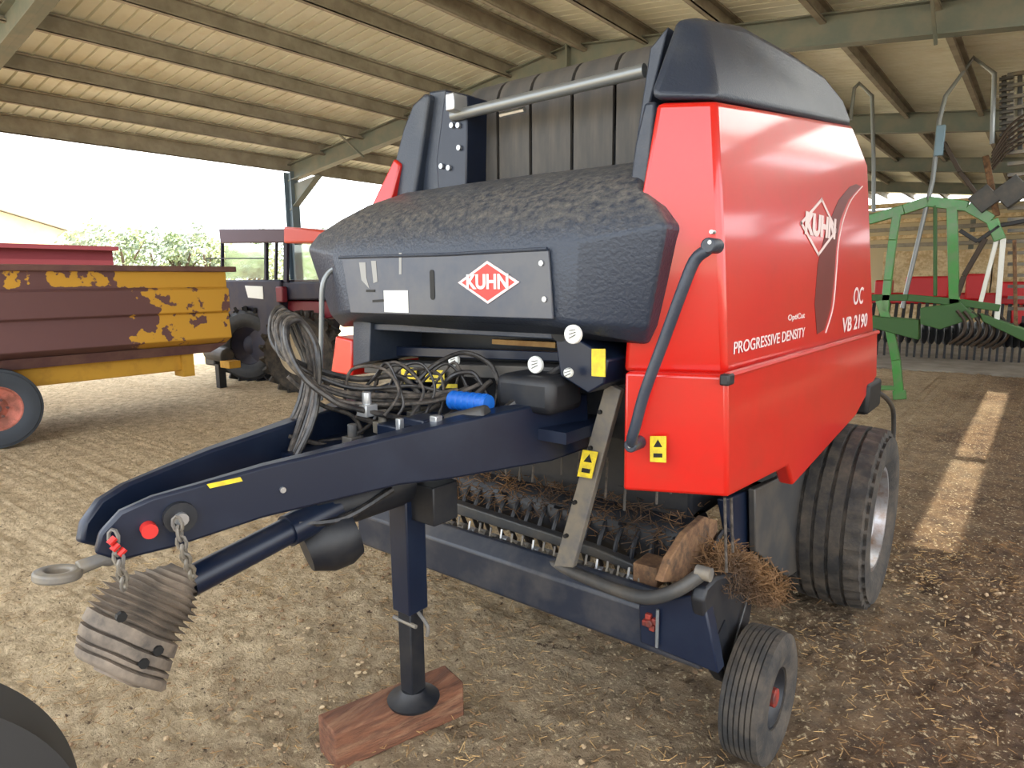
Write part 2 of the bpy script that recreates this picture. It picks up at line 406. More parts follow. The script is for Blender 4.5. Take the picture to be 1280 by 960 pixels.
# --- right side panel (red)
XS=-.745
A=P(895,125,X=-.80); A2=P(1065,157,X=-.83); Bf=P(903,298,X=XS); Bb=P(1085,207,X=XS)
Cf=P(908,470,X=XS+.0); Cb=P(1092,415,X=XS); 
def side_upper(parent):
    bm=B()
    Fi=P(790,300,Y=1.83); Ft=P(820,125,Y=1.86); Fb=P(778,470,Y=1.87)
    Fi.z=Bf.z; Fb.z=Cf.z; Ft.z=A.z+.0
    dep=.2
    pts=dict(A=A,A2=A2,Bf=Bf,Bb=Bb,Cf=Cf,Cb=Cb,Ft=Ft,Fi=Fi,Fb=Fb)
    v={k:bm.verts.new(p) for k,p in pts.items()}
    F_=lambda *ks:bm.faces.new([v[k] for k in ks])
    F_('A','A2','Bb','Bf'); F_('Bf','Bb','Cb','Cf'); F_('Ft','A','Bf','Fi'); F_('Fi','Bf','Cf','Fb')
    # inner skin
    w={}
    for k,p in pts.items():
        if k in ('Ft','Fi','Fb'): q=p+V(0,.35,0)
        elif k in ('A','Bf','Cf'): q=p+V(-.16,.3,0)
        else: q=p+V(-.2,-.02,0)
        w[k]=bm.verts.new(q)
    bm.faces.new([v[k] for k in ('Ft','A')]+[w['A'],w['Ft']]); bm.faces.new([v['A'],v['A2'],w['A2'],w['A']])
    bm.faces.new([v['A2'],v['Bb'],w['Bb'],w['A2']]); bm.faces.new([v['Bb'],v['Cb'],w['Cb'],w['Bb']])
    bm.faces.new([v['Fb'],v['Fi'],w['Fi'],w['Fb']]); bm.faces.new([v['Fi'],v['Ft'],w['Ft'],w['Fi']])
    bm.faces.new([v['Cf'],v['Cb'],w['Cb'],w['Cf']]); bm.faces.new([v['Fb'],v['Cf'],w['Cf'],w['Fb']])
    return bm,pts
bm,UP=side_upper(baler)
up_panel=part('side_panel',bm,'red',bevel=.018,seg=3)
# lower skirt
XL=XS+.028
Df=P(910,622,X=XL); 
low=[P(909,470,X=XL),P(1097,415,X=XL),P(1096,470,X=XL),P(1070,520,X=XL),P(992,607,X=XL),P(985,583,X=XL),Df]
Li=P(778,612,Y=1.83); Li.z=Df.z; Lt=V(Li.x,1.83,low[0].z)
bm=B()
a=[bm.verts.new(p) for p in low]; b=[bm.verts.new(p+V(-.06,(.07 if i in (0,6) else 0),0)) for i,p in enumerate(low)]
bm.faces.new(a)
n=len(a)
for i in range(n-1): bm.faces.new((a[i],a[i+1],b[i+1],b[i]))
t1=bm.verts.new(Lt); l1=bm.verts.new(Li); t2=bm.verts.new(Lt+V(0,.07,0)); l2=bm.verts.new(Li+V(0,.07,0))
bm.faces.new((a[0],a[6],l1,t1)); bm.faces.new((a[0],t1,t2,b[0])); bm.faces.new((a[6],b[6],l2,l1)); bm.faces.new((t1,l1,l2,t2)); bm.faces.new((b[0],t2,l2,b[6])); bm.faces.new(b[::-1])
skirt=part('lower_skirt',bm,'red',bevel=.012,seg=3)
# ledge trim highlight rib on top of skirt
bm=B(); tube(bm,[low[0]+V(0,.0,.0),low[1]],.012,8); part('ledge_trim',bm,'red')
bm=B(); box(bm,low[0]+V(.0,.0,-.01),(.03,.05,.035)); part('corner_cap',bm,'dark',bevel=.006)
# seam above handle
# black front edging of the body next to the red (dark vertical strip)
bm=B(); prism(bm,[P(805,128,Y=1.93),P(820,126,Y=1.93),P(806,250,Y=1.93),P(786,236,Y=1.93),P(793,180,Y=1.93)],(0,.25,0)); part('front_post_cover',bm,'hood',bevel=.01)
# --- right top cover (black plastic)
def cover(parent,pts_out,xin,name='top_cover',sx=0):
    bm=B()
    a=[bm.verts.new(p) for p in pts_out]; b=[bm.verts.new(V(xin,p.y+(.02 if i else 0),p.z)) for i,p in enumerate(pts_out)]
    bm.faces.new(a); bm.faces.new(b[::-1]); n=len(a)
    for i in range(n): bm.faces.new((a[i],b[i],b[(i+1)%n],a[(i+1)%n]))
    return part(name,bm,'hood',bevel=.055,seg=5,smooth=60)
co=[P(897,124,X=-.80),P(880,22,X=-.905),P(930,30,X=-.90),P(990,64,X=-.88),P(1030,92,X=-.86),P(1055,122,X=-.84),P(1067,158,X=-.825)]
bm=B()
a=[bm.verts.new(p) for p in co]
inn=[P(806,124,Y=1.83),P(846,20,Y=2.02)]+[V(-1.07,p.y,p.z+.0) for p in co[2:]]
b=[bm.verts.new(p) for p in inn]
n=len(a)
for i in range(n): bm.faces.new((a[i],b[i],b[(i+1)%n],a[(i+1)%n]))
bm.faces.new(a); bm.faces.new(b[::-1])
part('top_cover',bm,'hood',bevel=.03,seg=4,smooth=60)
# inner upright behind the right cover
bm=B(); prism(bm,[P(812,60,Y=2.1),P(835,32,Y=2.1),P(812,130,Y=2.1),P(790,235,Y=2.1),P(785,240,Y=2.1),P(806,100,Y=2.1)],(0,.5,0)); part('chamber_upright',bm,'hood',bevel=.01)
# --- left side: red panel, cover, steel upright
ym=2.2
bm=B(); prism(bm,[P(492,198,Y=ym),P(500,205,Y=ym),P(482,275,Y=ym-.05),P(448,290,Y=ym-.1)],(-.04,1.6,0)); prism(bm,[P(419,420,Y=1.95),P(440,425,Y=1.95),P(440,470,Y=1.95),P(413,466,Y=1.95)],(0,1.9,0))
part('side_panel',bm,'red',bevel=.01)
yc=2.22
bm=B(); lc=[P(486,262,Y=yc-.02),P(493,203,Y=yc),P(503,160,Y=yc),P(515,130,Y=yc),P(530,116,Y=yc),P(536,118,Y=yc),P(524,204,Y=yc),P(515,262,Y=yc-.02)]
prism(bm,lc,(0,1.4,0)); part('top_cover',bm,'hood',bevel=.02,seg=3)
yl=2.26
bm=B(); prism(bm,[P(536,114,Y=yl),P(558,111,Y=yl),P(562,245,Y=yl),P(517,262,Y=yl),P(528,200,Y=yl)],(0,.6,0)); part('chamber_upright',bm,'hood',bevel=.01)
bm=B(); prism(bm,[P(556,112,Y=yl-.05),P(584,118,Y=yl-.05),P(583,232,Y=yl-.05),P(548,250,Y=yl-.05),P(545,200,Y=yl-.05)],(0,.5,0)); 
navyup=part('chamber_upright',bm,'navy',bevel=.008); navyup['label']='navy steel upright with bright bolts'
for (u,v) in ((566,157),(574,157),(575,185),(553,208),(562,210),(569,125),(578,128)):
    bm=B(); p=P(u,v,Y=yl-.05); cyl(bm,p,p+V(0,-.012,0),.012,10); part('bolt',bm,'chrome',parent=navyup)
# --- belts, roller bar
bx=[583,622,663,715,768,812,850]
yb=2.34
for i in range(6):
    u0,u1=bx[i],bx[i+1]
    x0=P(u0,150,Y=yb).x+.008; x1=P(u1,150,Y=yb).x-.008
    prof=[(yb,1.9),(yb,2.46)]+[(yb+.13-.13*math.cos(t),2.46+.13*math.sin(t)) for t in [PI/2*j/6 for j in range(1,7)]]+[(yb+.6,2.62),(yb+1.1,2.56)]
    bm=B()
    inner=[(yb+.6,2.60),(yb+.13,2.57),(yb+.06,2.54),(yb+.015,2.46),(yb+.015,1.9)]
    prof=prof[:-1]
    prism(bm,[V(x0,y,z) for y,z in prof+inner],(x1-x0,0,0))
    part('belt',bm,'belt',smooth=40)
bm=B(); a_,b_=P(566,145,Y=2.2),P(806,88,Y=2.2); cyl(bm,a_,b_,.024,14); part('roller_bar',bm,'galv')
bm=B(); a_,b_=P(626,144,Y=2.24),P(656,137,Y=2.24); cyl(bm,a_,b_,.012,8); part('guide_pin',bm,'chrome')
bm=B(); box(bm,P(572,130,Y=2.18),(.05,.1,.07)); part('roller_bracket',bm,'chrome',bevel=.005)

# --- hood
def hood():
    xc=-1.72
    rows=[ # y,z,half flat, half wing, wing y, wing z
     (1.74,1.555,.50,.76,1.86,1.50),
     (1.70,1.58,.505,.79,1.82,1.56),
     (1.70,1.80,.505,.865,1.77,1.855),
     (1.725,1.875,.50,.82,1.80,1.915),
     (1.80,1.955,.49,.74,1.86,1.975),
     (1.93,2.03,.48,.67,1.96,2.04),
     (2.10,2.10,.465,.58,2.10,2.10),
     (2.20,2.115,.46,.52,2.2,2.11)]
    bm=B(); G=[]
    for (y,z,h,w,wy,wz) in rows:
        r=[V(xc-w,wy,wz),V(xc-h-.3*(w-h),y+.2*(wy-y),z+.35*(wz-z)),V(xc-h,y,z),V(xc-.17,y,z+ (0.004)),V(xc+.17,y,z+.004),V(xc+h,y,z),V(xc+h+.3*(w-h),y+.2*(wy-y),z+.35*(wz-z)),V(xc+w,wy,wz)]
        G.append([bm.verts.new(p) for p in r])
    for i in range(len(G)-1):
        for j in range(7):
            f=bm.faces.new((G[i][j],G[i][j+1],G[i+1][j+1],G[i+1][j]))
    # side returns and back
    bl=[bm.verts.new(V(g[0].co.x+.02,2.22,g[0].co.z)) for g in G]; br=[bm.verts.new(V(g[-1].co.x-.02,2.22,g[-1].co.z)) for g in G]
    for i in range(len(G)-1):
        bm.faces.new((G[i][0],G[i+1][0],bl[i+1],bl[i])); bm.faces.new((G[i][-1],G[i+1][-1],br[i+1],br[i]))
        bm.faces.new((bl[i],bl[i+1],br[i+1],br[i]))
    bm.faces.new([G[0][j] for j in range(8)]+[br[0],bl[0]])
    return bm
hd=part('hood',hood(),'dusty',bevel=.012,seg=3,smooth=50)
# front plate of the hood (smooth, darker) with crease lip
YF=1.70
tl,tr,br_,bl_=P(427,322,Y=YF-.012),P(685,313,Y=YF-.012),P(691,399,Y=YF-.012),P(438,391,Y=YF-.012)
bm=B(); prism(bm,[tl,tr,br_,bl_],(0,.01,0)); fp=part('front_plate',bm,mat('front_plate_plastic',(66,72,86),.36,c2=(84,86,92),scale=3),parent=hd,bevel=.003)
bm=B(); tube(bm,[P(424,322,Y=YF-.012),P(560,318,Y=YF-.014),P(684,311,Y=YF-.012)],.006,8); part('crease_lip',bm,'hood',parent=hd)
# slot handle hole
yy=YF-.0125
def flat(name,pts,m,parent,y=None,d=.002):
    bm=B(); prism(bm,pts,(0,-d,0)); return part(name,bm,m,parent=parent,smooth=None)
bm=B(); a_,b_=P(540,341,Y=yy),P(541,371,Y=yy); 
pts=[]
for k_ in range(9): t=PI*k_/8; pts.append(a_+V(.011*math.cos(t),0,.011*math.sin(t)))
for k_ in range(9): t=PI+PI*k_/8; pts.append(b_+V(.011*math.cos(t),0,.011*math.sin(t)))
prism(bm,pts,(0,-.002,0)); part('hand_slot',bm,'black',parent=fp,smooth=None)
flat('label',[P(480,363,Y=yy),P(510,363,Y=yy),P(511,391,Y=yy),P(481,390,Y=yy)],'white',fp)
# badge: red diamond with pale border and letters
def diamond(cx,cy,hw,hh,m1,m2,yq,name='badge'):
    c=P(cx,cy,Y=yq); l=P(cx-hw,cy,Y=yq); t=P(cx,cy-hh,Y=yq); a,b=(c-l).length,(t-c).length
    bm=B(); prism(bm,[c+V(-a,0,0),c+V(0,0,-b),c+V(a,0,0),c+V(0,0,b)],(0,-.003,0)); bd=part(name,bm,m1,parent=fp,smooth=None)
    s=.86; c2=c+V(0,-.003,0)
    bm=B(); prism(bm,[c2+V(-a*s,0,0),c2+V(0,0,-b*s),c2+V(a*s,0,0),c2+V(0,0,b*s)],(0,-.001,0)); part('badge_field',bm,m2,parent=bd,smooth=None)
    bm=B(); h=.018; prism(bm,[c2+V(-a*.8,0,h),c2+V(-a*.8,0,-h),c2+V(a*.8,0,-h),c2+V(a*.8,0,h)],(0,-.0012,0)); 
    return bd,c2
bd,c2=diamond(610,353,37,27,'whitep','redlabel',yy)
text('lettering','KUHN','white',bd,c2+V(0,-.003,0),(1,0,0),(0,0,1),.066,off=.0022)
for u,v in ((677,329),(681,374)):
    bm=B(); p=P(u,v,Y=yy); cyl(bm,p,p+V(0,-.005,0),.009,10); part('rivet',bm,'chrome',parent=fp)
for q in ([(449,328),(457,328),(458,347),(462,361),(452,350)],[(464,326),(470,326),(472,352),(467,354)],[(499,316),(502,316),(502,343),(499,343)]):
    flat('scuff',[P(u,v,Y=yy) for u,v in q][::-1],mat('scuffed_paint',(150,150,148),.7),fp,d=.001)
flat('vent_slit',[P(458,362,Y=yy),P(469,362,Y=yy),P(469,365,Y=yy),P(458,365,Y=yy)],'black',fp)
flat('vent_slit',[P(466,375,Y=yy),P(480,374,Y=yy),P(480,377,Y=yy),P(466,378,Y=yy)],'black',fp)

# --- frame under the hood
bm=B()
boxb(bm,(-2.24,2.1,1.12),(-1.02,2.34,1.56))                 # back wall
part('twine_box_back',bm,'dark')
bm=B(); prism(bm,[P(441,398,Y=1.8),P(463,403,Y=1.8),P(462,452,Y=1.8),P(441,458,Y=1.8)],(0,.4,0)); part('frame_cheek',bm,'hood',bevel=.004)
bm=B(); prism(bm,[P(691,404,Y=1.82),P(742,436,Y=1.82),P(760,450,Y=1.82),P(755,480,Y=1.82),P(735,492,Y=1.82),P(700,470,Y=1.82)],(0,.35,0)); part('frame_cheek',bm,'navy',bevel=.006)
bm=B(); prism(bm,[P(456,404,Y=1.82),P(690,408,Y=1.82),P(690,424,Y=1.82),P(456,412,Y=1.82)],(0,.04,0)); part('cross_rail',bm,'hood',bevel=.004)
bm=B(); prism(bm,[P(463,432,Y=1.95),P(700,440,Y=1.95),P(700,452,Y=1.95),P(463,444,Y=1.95)],(0,.05,0)); part('cross_rail',bm,'navy',bevel=.004)
bm=B(); prism(bm,[P(455,452,Y=1.9),P(720,460,Y=1.9),P(720,478,Y=1.9),P(455,466,Y=1.9)],(0,.12,0)); part('cross_rail',bm,'dkgrey',bevel=.004)
bm=B(); prism(bm,[P(615,424,Y=2.0),P(694,428,Y=2.0),P(694,435,Y=2.0),P(615,430,Y=2.0)],(0,.03,0)); part('twine_guide',bm,'straw')
# dark twine box floor between beams
bm=B(); boxb(bm,(-2.1,1.78,1.16),(-1.2,2.2,1.2)); part('deck_plate',bm,'navy')
for (u,v,r,y_) in ((716,418,.03,1.70),(669,456,.03,1.80),(567,450,.026,1.84),(710,466,.016,1.77)):
    bm=B(); p=P(u,v,Y=y_); cyl(bm,p+V(0,.012,0),p+V(0,-.006,0),r,20)
    g=part('gauge_dial',bm,'white',bevel=.004)
    bm=B(); 
    for k_ in range(3): bar(bm,p+V(-.01,-.0075,-.012+.012*k_),p+V(.014,-.0075,.0+.008*k_),.003,.002)
    part('dial_mark',bm,'dkgrey',parent=g)
bm=B(); p=P(704,412,Y=1.84); cyl(bm,p+V(0,.02,0),p+V(0,-.02,0),.04,20); part('cable_reel',bm,'black')
# yellow labels
def lab(q,y_,mk=True,pl=None,dv=(0,-.003,0)):
    pts=[P(u,v,Y=y_) if pl is None else P(u,v,pl=pl) for u,v in q]
    bm=B(); prism(bm,pts,dv); L=part('warning_label',bm,'yellow',smooth=None); L['label']='yellow warning label'
    if mk:
        c=sum(pts,V(0,0,0))/4; ux=(pts[1]-pts[0]); uz=(pts[0]-pts[3]); off=Vector(dv)*1.02
        bm=B(); 
        t=c+uz*.22+off; prism(bm,[t-ux*.28-uz*.14,t+ux*.28-uz*.14,t+uz*.16],Vector(dv)*.2)
        part('label_print',bm,'black',parent=L,smooth=None); bm=B()
        t=c-uz*.24+off; prism(bm,[t-ux*.28-uz*.08,t+ux*.28-uz*.08,t+ux*.28+uz*.08,t-ux*.28+uz*.08],Vector(dv)*.2)
        part('label_print',bm,'black',parent=L,smooth=None)
    return L
lab([(740,436),(757,436),(757,471),(740,470)],1.81,False)
lab([(502,459),(521,460),(521,474),(502,473)],1.885)
lab([(532,462),(556,463),(556,478),(532,477)],1.885)
lab([(546,480),(572,480),(572,485),(546,485)],1.885,False)
# blue ribbed filter and canisters on the deck
yq=1.66
bm=B(); a_,b_=P(566,500,Y=yq),P(612,505,Y=yq); 
prof=[]
L_=(b_-a_).length
for k_ in range(12): prof+=[(L_*k_/12,.03 if k_%2 else .034),(L_*(k_+.8)/12,.03 if k_%2 else .034)]
prof=[(0,0)]+prof+[(L_,0)]
lathe(bm,prof,a_,(b_-a_),20,closed=False); part('oil_filter',bm,'blue')
bm=B(); a_,b_=P(560,530,Y=1.56),P(610,518,Y=1.6); cyl(bm,a_,b_,.034,18); part('oil_canister',bm,'dkgrey',bevel=.008)
bm=B(); box(bm,P(500,545,Y=1.45),(.12,.1,.09)); box(bm,P(530,535,Y=1.5),(.1,.1,.08)); box(bm,P(480,575,Y=1.3),(.1,.12,.06)); part('valve_block',bm,'navy',bevel=.006)
bm=B(); box(bm,P(500,540,Y=1.38),(.02,.02,.09)); box(bm,P(493,560,Y=1.36),(.03,.02,.06)); box(bm,P(545,525,Y=1.45),(.03,.03,.03)); box(bm,P(440,505,Y=1.6),(.05,.04,.03)); part('valve_fitting',bm,'chrome',bevel=.003)
bm=B(); boxb(bm,P(618,512,Y=1.75),P(690,474,Y=1.75)+V(0,.2,0)); part('twine_arm_housing',bm,'dark',bevel=.03)

# --- drawbar: two tapering box beams meeting at the ring
PLN=((-1.655,.50),(-1.22,2.15)); XD=-1.715; 
out=[(118,693),(124,668),(150,640),(190,622),(262,602),(330,583),(560,530),(735,492),(738,560),(690,577),(560,600),(500,607),(330,648),(222,684),(150,702)]
near=[P(u,v,pl=PLN) for u,v in out]
nx=Vector((PLN[1][0]-PLN[0][0],PLN[1][1]-PLN[0][1],0)).normalized(); nn=Vector((-nx.y,nx.x,0))  # toward the centre line
bm=B(); prism(bm,near,[nn*(.03+.07*min(1,max(0,p.y-.7))) for p in near]); nb=part('drawbar_beam',bm,'navy',bevel=.008,seg=2)
far=[V(2*XD-p.x,p.y,p.z) for p in near]; fn_=V(-nn.x,nn.y,0)
bm=B(); prism(bm,far,[fn_*(.03+.07*min(1,max(0,p.y-.7))) for p in far]); fb=part('drawbar_beam',bm,'navy',bevel=.008,seg=2)
# plates joining the beams
bm=B(); 
za=near[3].z-.03
prism(bm,[V(-1.77,.62,1.09),V(-1.66,.62,1.09),V(-1.60,.85,1.10),V(-1.83,.85,1.10)],(0,0,.03))
prism(bm,[V(-1.9,1.15,1.14),V(-1.53,1.15,1.14),V(-1.36,1.75,1.15),V(-2.06,1.75,1.15)],(0,0,.02))
part('tie_plate',bm,'navy',bevel=.004)
# ring hitch
rc=P(72,718,X=-1.70)
bm=B(); ax=V(0,.15,1).normalized()
lathe(bm,[(-.009,.024),(.009,.024),(.013,.034),(.009,.049),(-.009,.049),(-.013,.034)],rc,ax,32)
tube(bm,[rc+V(0,.04,.0),rc+V(0.0,.09,.004),P(135,697,X=-1.70),P(170,682,X=-1.70)],[.018,.016,.022,.026],12)
part('towing_eye',bm,'grey',bevel=.004)
p=P(185,660,pl=PLN); bm=B(); cyl(bm,p-nn*.03,p+nn*.01,.018,16); part('hitch_pin',bm,'redplastic')
p=P(224,645,pl=PLN); bm=B(); cyl(bm,p-nn*.02,p+nn*.01,.038,16); part('pin_boss',bm,'dark')
bm=B(); cyl(bm,p-nn*.035,p-nn*.02,.016,12); part('pin_boss_nut',bm,'chrome')
for u,v in ((353,612),(700,540)):
    p=P(u,v,pl=PLN); bm=B(); cyl(bm,p-nn*.008,p+nn*.01,.008,10); part('bolt',bm,'chrome')
q=[P(u,v,pl=PLN)+V(0,0,.0) for u,v in ((258,605),(300,596),(303,601),(262,610))]
bm=B(); prism(bm,[x-nn*.002 for x in q],-nn*.002); L=part('warning_label',bm,'yellow',smooth=None); L['label']='long yellow label on the beam'
bm=B(); 
for k_,(u,v) in enumerate(((136,680),(140,688),(148,694))): cyl(bm,P(u,v,X=-1.60),P(u+8,v-8,X=-1.60),.008,8)
part('safety_clip',bm,'redplastic')
# chains
def chain(name,pts,r=.0045,pitch=.024,parent=baler,m='grey'):
    pts=smooth_path(pts,8); bm=B(); d=0; k_=0
    acc=[0]
    for i in range(1,len(pts)): acc.append(acc[-1]+(pts[i]-pts[i-1]).length)
    s=0
    while s<acc[-1]:
        i=max(j for j in range(len(acc)) if acc[j]<=s); i=min(i,len(pts)-2); t=(s-acc[i])/max(1e-6,acc[i+1]-acc[i]); c=pts[i].lerp(pts[i+1],t); dr=(pts[i+1]-pts[i]).normalized()
        u=dr.orthogonal().normalized(); w=dr.cross(u)
        if k_%2: u,w=w,u
        loop=[c+dr*(.019*math.cos(a))+u*(.011*math.sin(a)) for a in [2*PI*j/8 for j in range(9)]]
        tube(bm,loop,r,5,cap=False); s+=pitch; k_+=1
    return part(name,bm,m,parent=parent)
chain('chain',[P(142,672,X=-1.62),P(150,705,X=-1.6),P(156,738,X=-1.62)])
chain('chain',[P(222,655,X=-1.56),P(230,690,X=-1.56),P(240,718,X=-1.6)])
# --- pto shaft and boots
s0,s1=P(440,622,X=-1.74),P(236,728,X=-1.72)
bm=B(); tube(bm,[s0,s0.lerp(s1,.45),s0.lerp(s1,.45),s1],[.050,.050,.042,.042],20); shaft=part('driveshaft_guard',bm,'navy')
bm=B(); a_,b_=P(232,712,X=-1.72),P(150,842,X=-1.70)
d=(b_-a_); L_=d.length; prof=[(0,0),(0,.042)]
for k_ in range(9):
    t=k_/8; r=.055+.062*min(1,t*1.8)
    prof+=[(L_*(.04+.062*k_),r*.80),(L_*(.058+.062*k_),r*.84),(L_*(.078+.062*k_),r*1.05)]
for t,r in ((.60,.098),(.62,.118),(.72,.120),(.735,.103),(.75,.119),(.83,.119),(.845,.102),(.86,.118),(.89,.118),(.905,.102),(.92,.117),(.97,.117),(1,.108)): prof.append((L_*t,r))
prof+=[(L_*1.0,.06),(L_*1.04,.06),(L_*1.04,0)]
lathe(bm,prof,a_,d,40,closed=False)
# soft sag: bend the bellows
for v in bm.verts:
    t=(v.co-a_).dot(d.normalized())/L_
    v.co+=V(.0,-.03,.03)*math.sin(PI*min(1,max(0,t)))
    v.co+=Vector(noise.noise_vector(v.co*14))*.004
boot=part('driveshaft_boot',bm,'rubberboot',smooth=60)
bm=B(); p=P(172,770,X=-1.6); 
for (u,v) in ((150,770),(178,828),(196,812)):
    q=P(u,v,X=-1.592); bm=B(); cyl(bm,q,q+V(.012,0,0),.012,8); part('boot_hole',bm,'black',parent=boot)
# gearbox bell and guard cone at the rear of the shaft
bm=B(); c=P(404,678,X=-1.75); lathe(bm,[(-.06,0),(-.06,.07),(0,.1),(.06,.105),(.1,.09),(.1,0)],c,(.3,.9,.25),28,closed=False); part('gearbox',bm,'dark')
bm=B(); tube(bm,[P(388,640,X=-1.75),P(440,625,X=-1.75),P(500,600,X=-1.75)],[.05,.075,.09],18); part('gearbox_cone',bm,'dark')
bm=B(); tube(bm,[P(372,655,X=-1.7),P(430,648,X=-1.68),P(490,612,X=-1.66)],.012,8,smooth=4); part('shaft_hose',bm,'hose')

# --- parking jack
jb=V(-1.74,1.55,.132)
bm=B(); j1=V(jb.x,jb.y,1.0); j2=V(jb.x,jb.y,.50)
boxb(bm,(jb.x-.047,jb.y-.047,.50),(jb.x+.047,jb.y+.047,1.06)); jack=part('parking_jack',bm,'navy',bevel=.006)
bm=B(); boxb(bm,(jb.x-.034,jb.y-.034,jb.z+.02),(jb.x+.034,jb.y+.034,.52)); part('inner_leg',bm,'dark',parent=jack,bevel=.005)
bm=B(); lathe(bm,[(0,0),(0,.095),(.012,.1),(.03,.06),(.05,.045),(.05,0)],(jb.x,jb.y,jb.z-.004),(0,0,1),32,closed=False); part('foot_plate',bm,'dark',parent=jack)
bm=B(); tube(bm,[V(jb.x+.04,jb.y,.50),V(jb.x+.09,jb.y,.46),V(jb.x+.085,jb.y,.42)],.007,8,smooth=3); tube(bm,[V(jb.x-.06,jb.y-.03,.46),V(jb.x+.06,jb.y-.03,.46)],.008,8); part('locking_pin',bm,'grey',parent=jack)
bm=B(); boxb(bm,(jb.x-.06,jb.y-.02,.86),(jb.x+.16,jb.y+.1,1.0)); part('jack_bracket',bm,'dark',parent=jack,bevel=.005)

# --- grey diagonal strut
YS=1.93
bm=B(); prism(bm,[P(757,478,Y=YS),P(776,488,Y=YS),P(716,710,Y=YS+.03),P(692,708,Y=YS+.03)],(0,.03,0)); st=part('diagonal_strut',bm,'grey',bevel=.004)
for u,v in ((718,628),(707,670),(738,560),(750,515)):
    bm=B(); p=P(u,v,Y=YS-.002+.02*(v-480)/230); cyl(bm,p+V(0,.01,0),p+V(0,-.006,0),.008,8); part('bolt',bm,'black',parent=st)
lab([(729,562),(748,565),(740,598),(722,595)],YS-.004)
# --- handles
def hp(u,v,off):
    # on the front faces, in front of them
    return P(u,v,Y=1.86-off)
bm=B(); tube(bm,[P(888,306,Y=1.84),P(884,312,Y=1.80),P(868,326,Y=1.79),P(852,365,Y=1.78),P(830,425,Y=1.775),P(806,490,Y=1.77),P(795,530,Y=1.77),P(790,548,Y=1.775),P(791,556,Y=1.80)],.0175,12,smooth=4)
gh=part('grab_handle',bm,'hood')
for u,v in ((888,307),(791,556)): p=P(u,v,Y=1.80); bm=B(); cyl(bm,p+V(0,-.02,0),p+V(0,.05,0),.022,12); part('handle_foot',bm,'hood',parent=gh,bevel=.004)
for u,v in ((889,303),(789,557),(891,290)): p=P(u,v,Y=1.79); bm=B(); cyl(bm,p+V(0,-.012,0),p+V(0,.01,0),.006,8); part('handle_screw',bm,'chrome',parent=gh)
lab([(813,545),(833,545),(833,578),(813,577)],1.845)
# left bar holding the hoses
bm=B(); tube(bm,[P(424,332,Y=1.75),P(410,342,Y=1.72),P(403,360,Y=1.7),P(402,400,Y=1.7),P(401,460,Y=1.7),P(401,500,Y=1.7)],.011,10,smooth=4); part('hose_stand',bm,'galv')

# --- hoses
def hose(pts,r=.011,m='hose',name='hydraulic_hose',parent=baler):
    bm=B(); tube(bm,[P(u,v,X=x) for u,v,x in pts],r,8,smooth=7); return part(name,bm,m)
xx=-1.95
random.seed(11)
for k_ in range(7):
    j=k_*9+random.uniform(-6,6); x=xx+.022*k_; q=lambda:random.uniform(-11,11)
    hose([(352+j*.25,582,x),(362+j*.5,535,x),(376+j*.4,498,x),(382+j*.3,455+q(),x),(370+j*.4,415+q(),x-.03),(354+j*.4,386+k_*2.5,x-.06),(341+j*.35,395+k_*2,x-.06),(340+j*.4,425+k_*2+q(),x-.03),(358+j*.4,446+k_*4,x+.02),(398+q(),463+k_*5,x+.06),(445+q(),474+k_*6,x+.1),(500+k_*8,478+k_*6+q(),x+.18),(530+k_*14,500-k_*4,x+.25)],r=.0075 if k_%3 else .0105,m='tan' if k_ in (1,3,5) else 'hose')
hose([(520,478,-1.75),(545,455,-1.72),(580,441,-1.68),(612,455,-1.6),(624,480,-1.55)],.009)
hose([(548,490,-1.75),(565,470,-1.7),(590,466,-1.65),(603,482,-1.6)],.009)
hose([(628,515,-1.42),(660,490,-1.38),(690,468,-1.32),(712,456,-1.25)],.016,'hose')
hose([(360,545,-1.9),(420,558,-1.85),(470,548,-1.8),(478,515,-1.8)],.008,'tan')
hose([(380,560,-1.9),(440,590-30,-1.85),(500,548,-1.72),(560,520,-1.6)],.009,'tan')
hose([(445,520,-1.85),(480,530,-1.8),(520,520,-1.75),(550,505,-1.7)],.01,'tan')
hose([(465,505,-1.85),(500,512,-1.8),(545,508,-1.72),(590,490,-1.62)],.009,'hose')
hose([(400,470,-1.9),(445,490,-1.85),(470,520,-1.82),(440,545,-1.85),(398,552,-1.9)],.007,'hose')
hose([(470,480,-1.85),(476,462,-1.8),(500,456,-1.75),(520,470,-1.7)],.008,'hose')
hose([(360,470,-2.0),(400,505,-1.95),(440,520,-1.9),(452,548,-1.86),(430,575,-1.84),(390,578,-1.9)],.008,'tan')
hose([(338,590,-1.9),(345,560,-1.92),(368,525,-1.94),(388,495,-1.96)],.013,'tan')
hose([(334,600,-1.88),(342,575,-1.9),(366,545,-1.92),(392,515,-1.94)],.011,'hose')

for k_ in range(9):
    u=430+k_*17; q=lambda a=9:random.uniform(-a,a)
    hose([(u,500+q(),-1.85),(u+18+q(),468+q(),-1.8),(u+42+q(),462+q(),-1.74),(u+60+q(),492+q(),-1.68),(u+50,520,-1.68)],.0055,'hose' if k_%2 else 'tan','control_cable')
for (u,v,c_) in ((458,490,'chrome'),(520,500,'dkgrey'),(478,512,'grey'),(440,530,'dkgrey'),(585,488,'chrome'),(500,520,'yellow')):
    bm=B(); p=P(u,v,X=-1.72); cyl(bm,p+V(0,0,-.05),p+V(0,0,.0),.016,10); box(bm,p+V(0,0,-.06),(.05,.05,.04)); part('hose_coupling',bm,c_,bevel=.003)
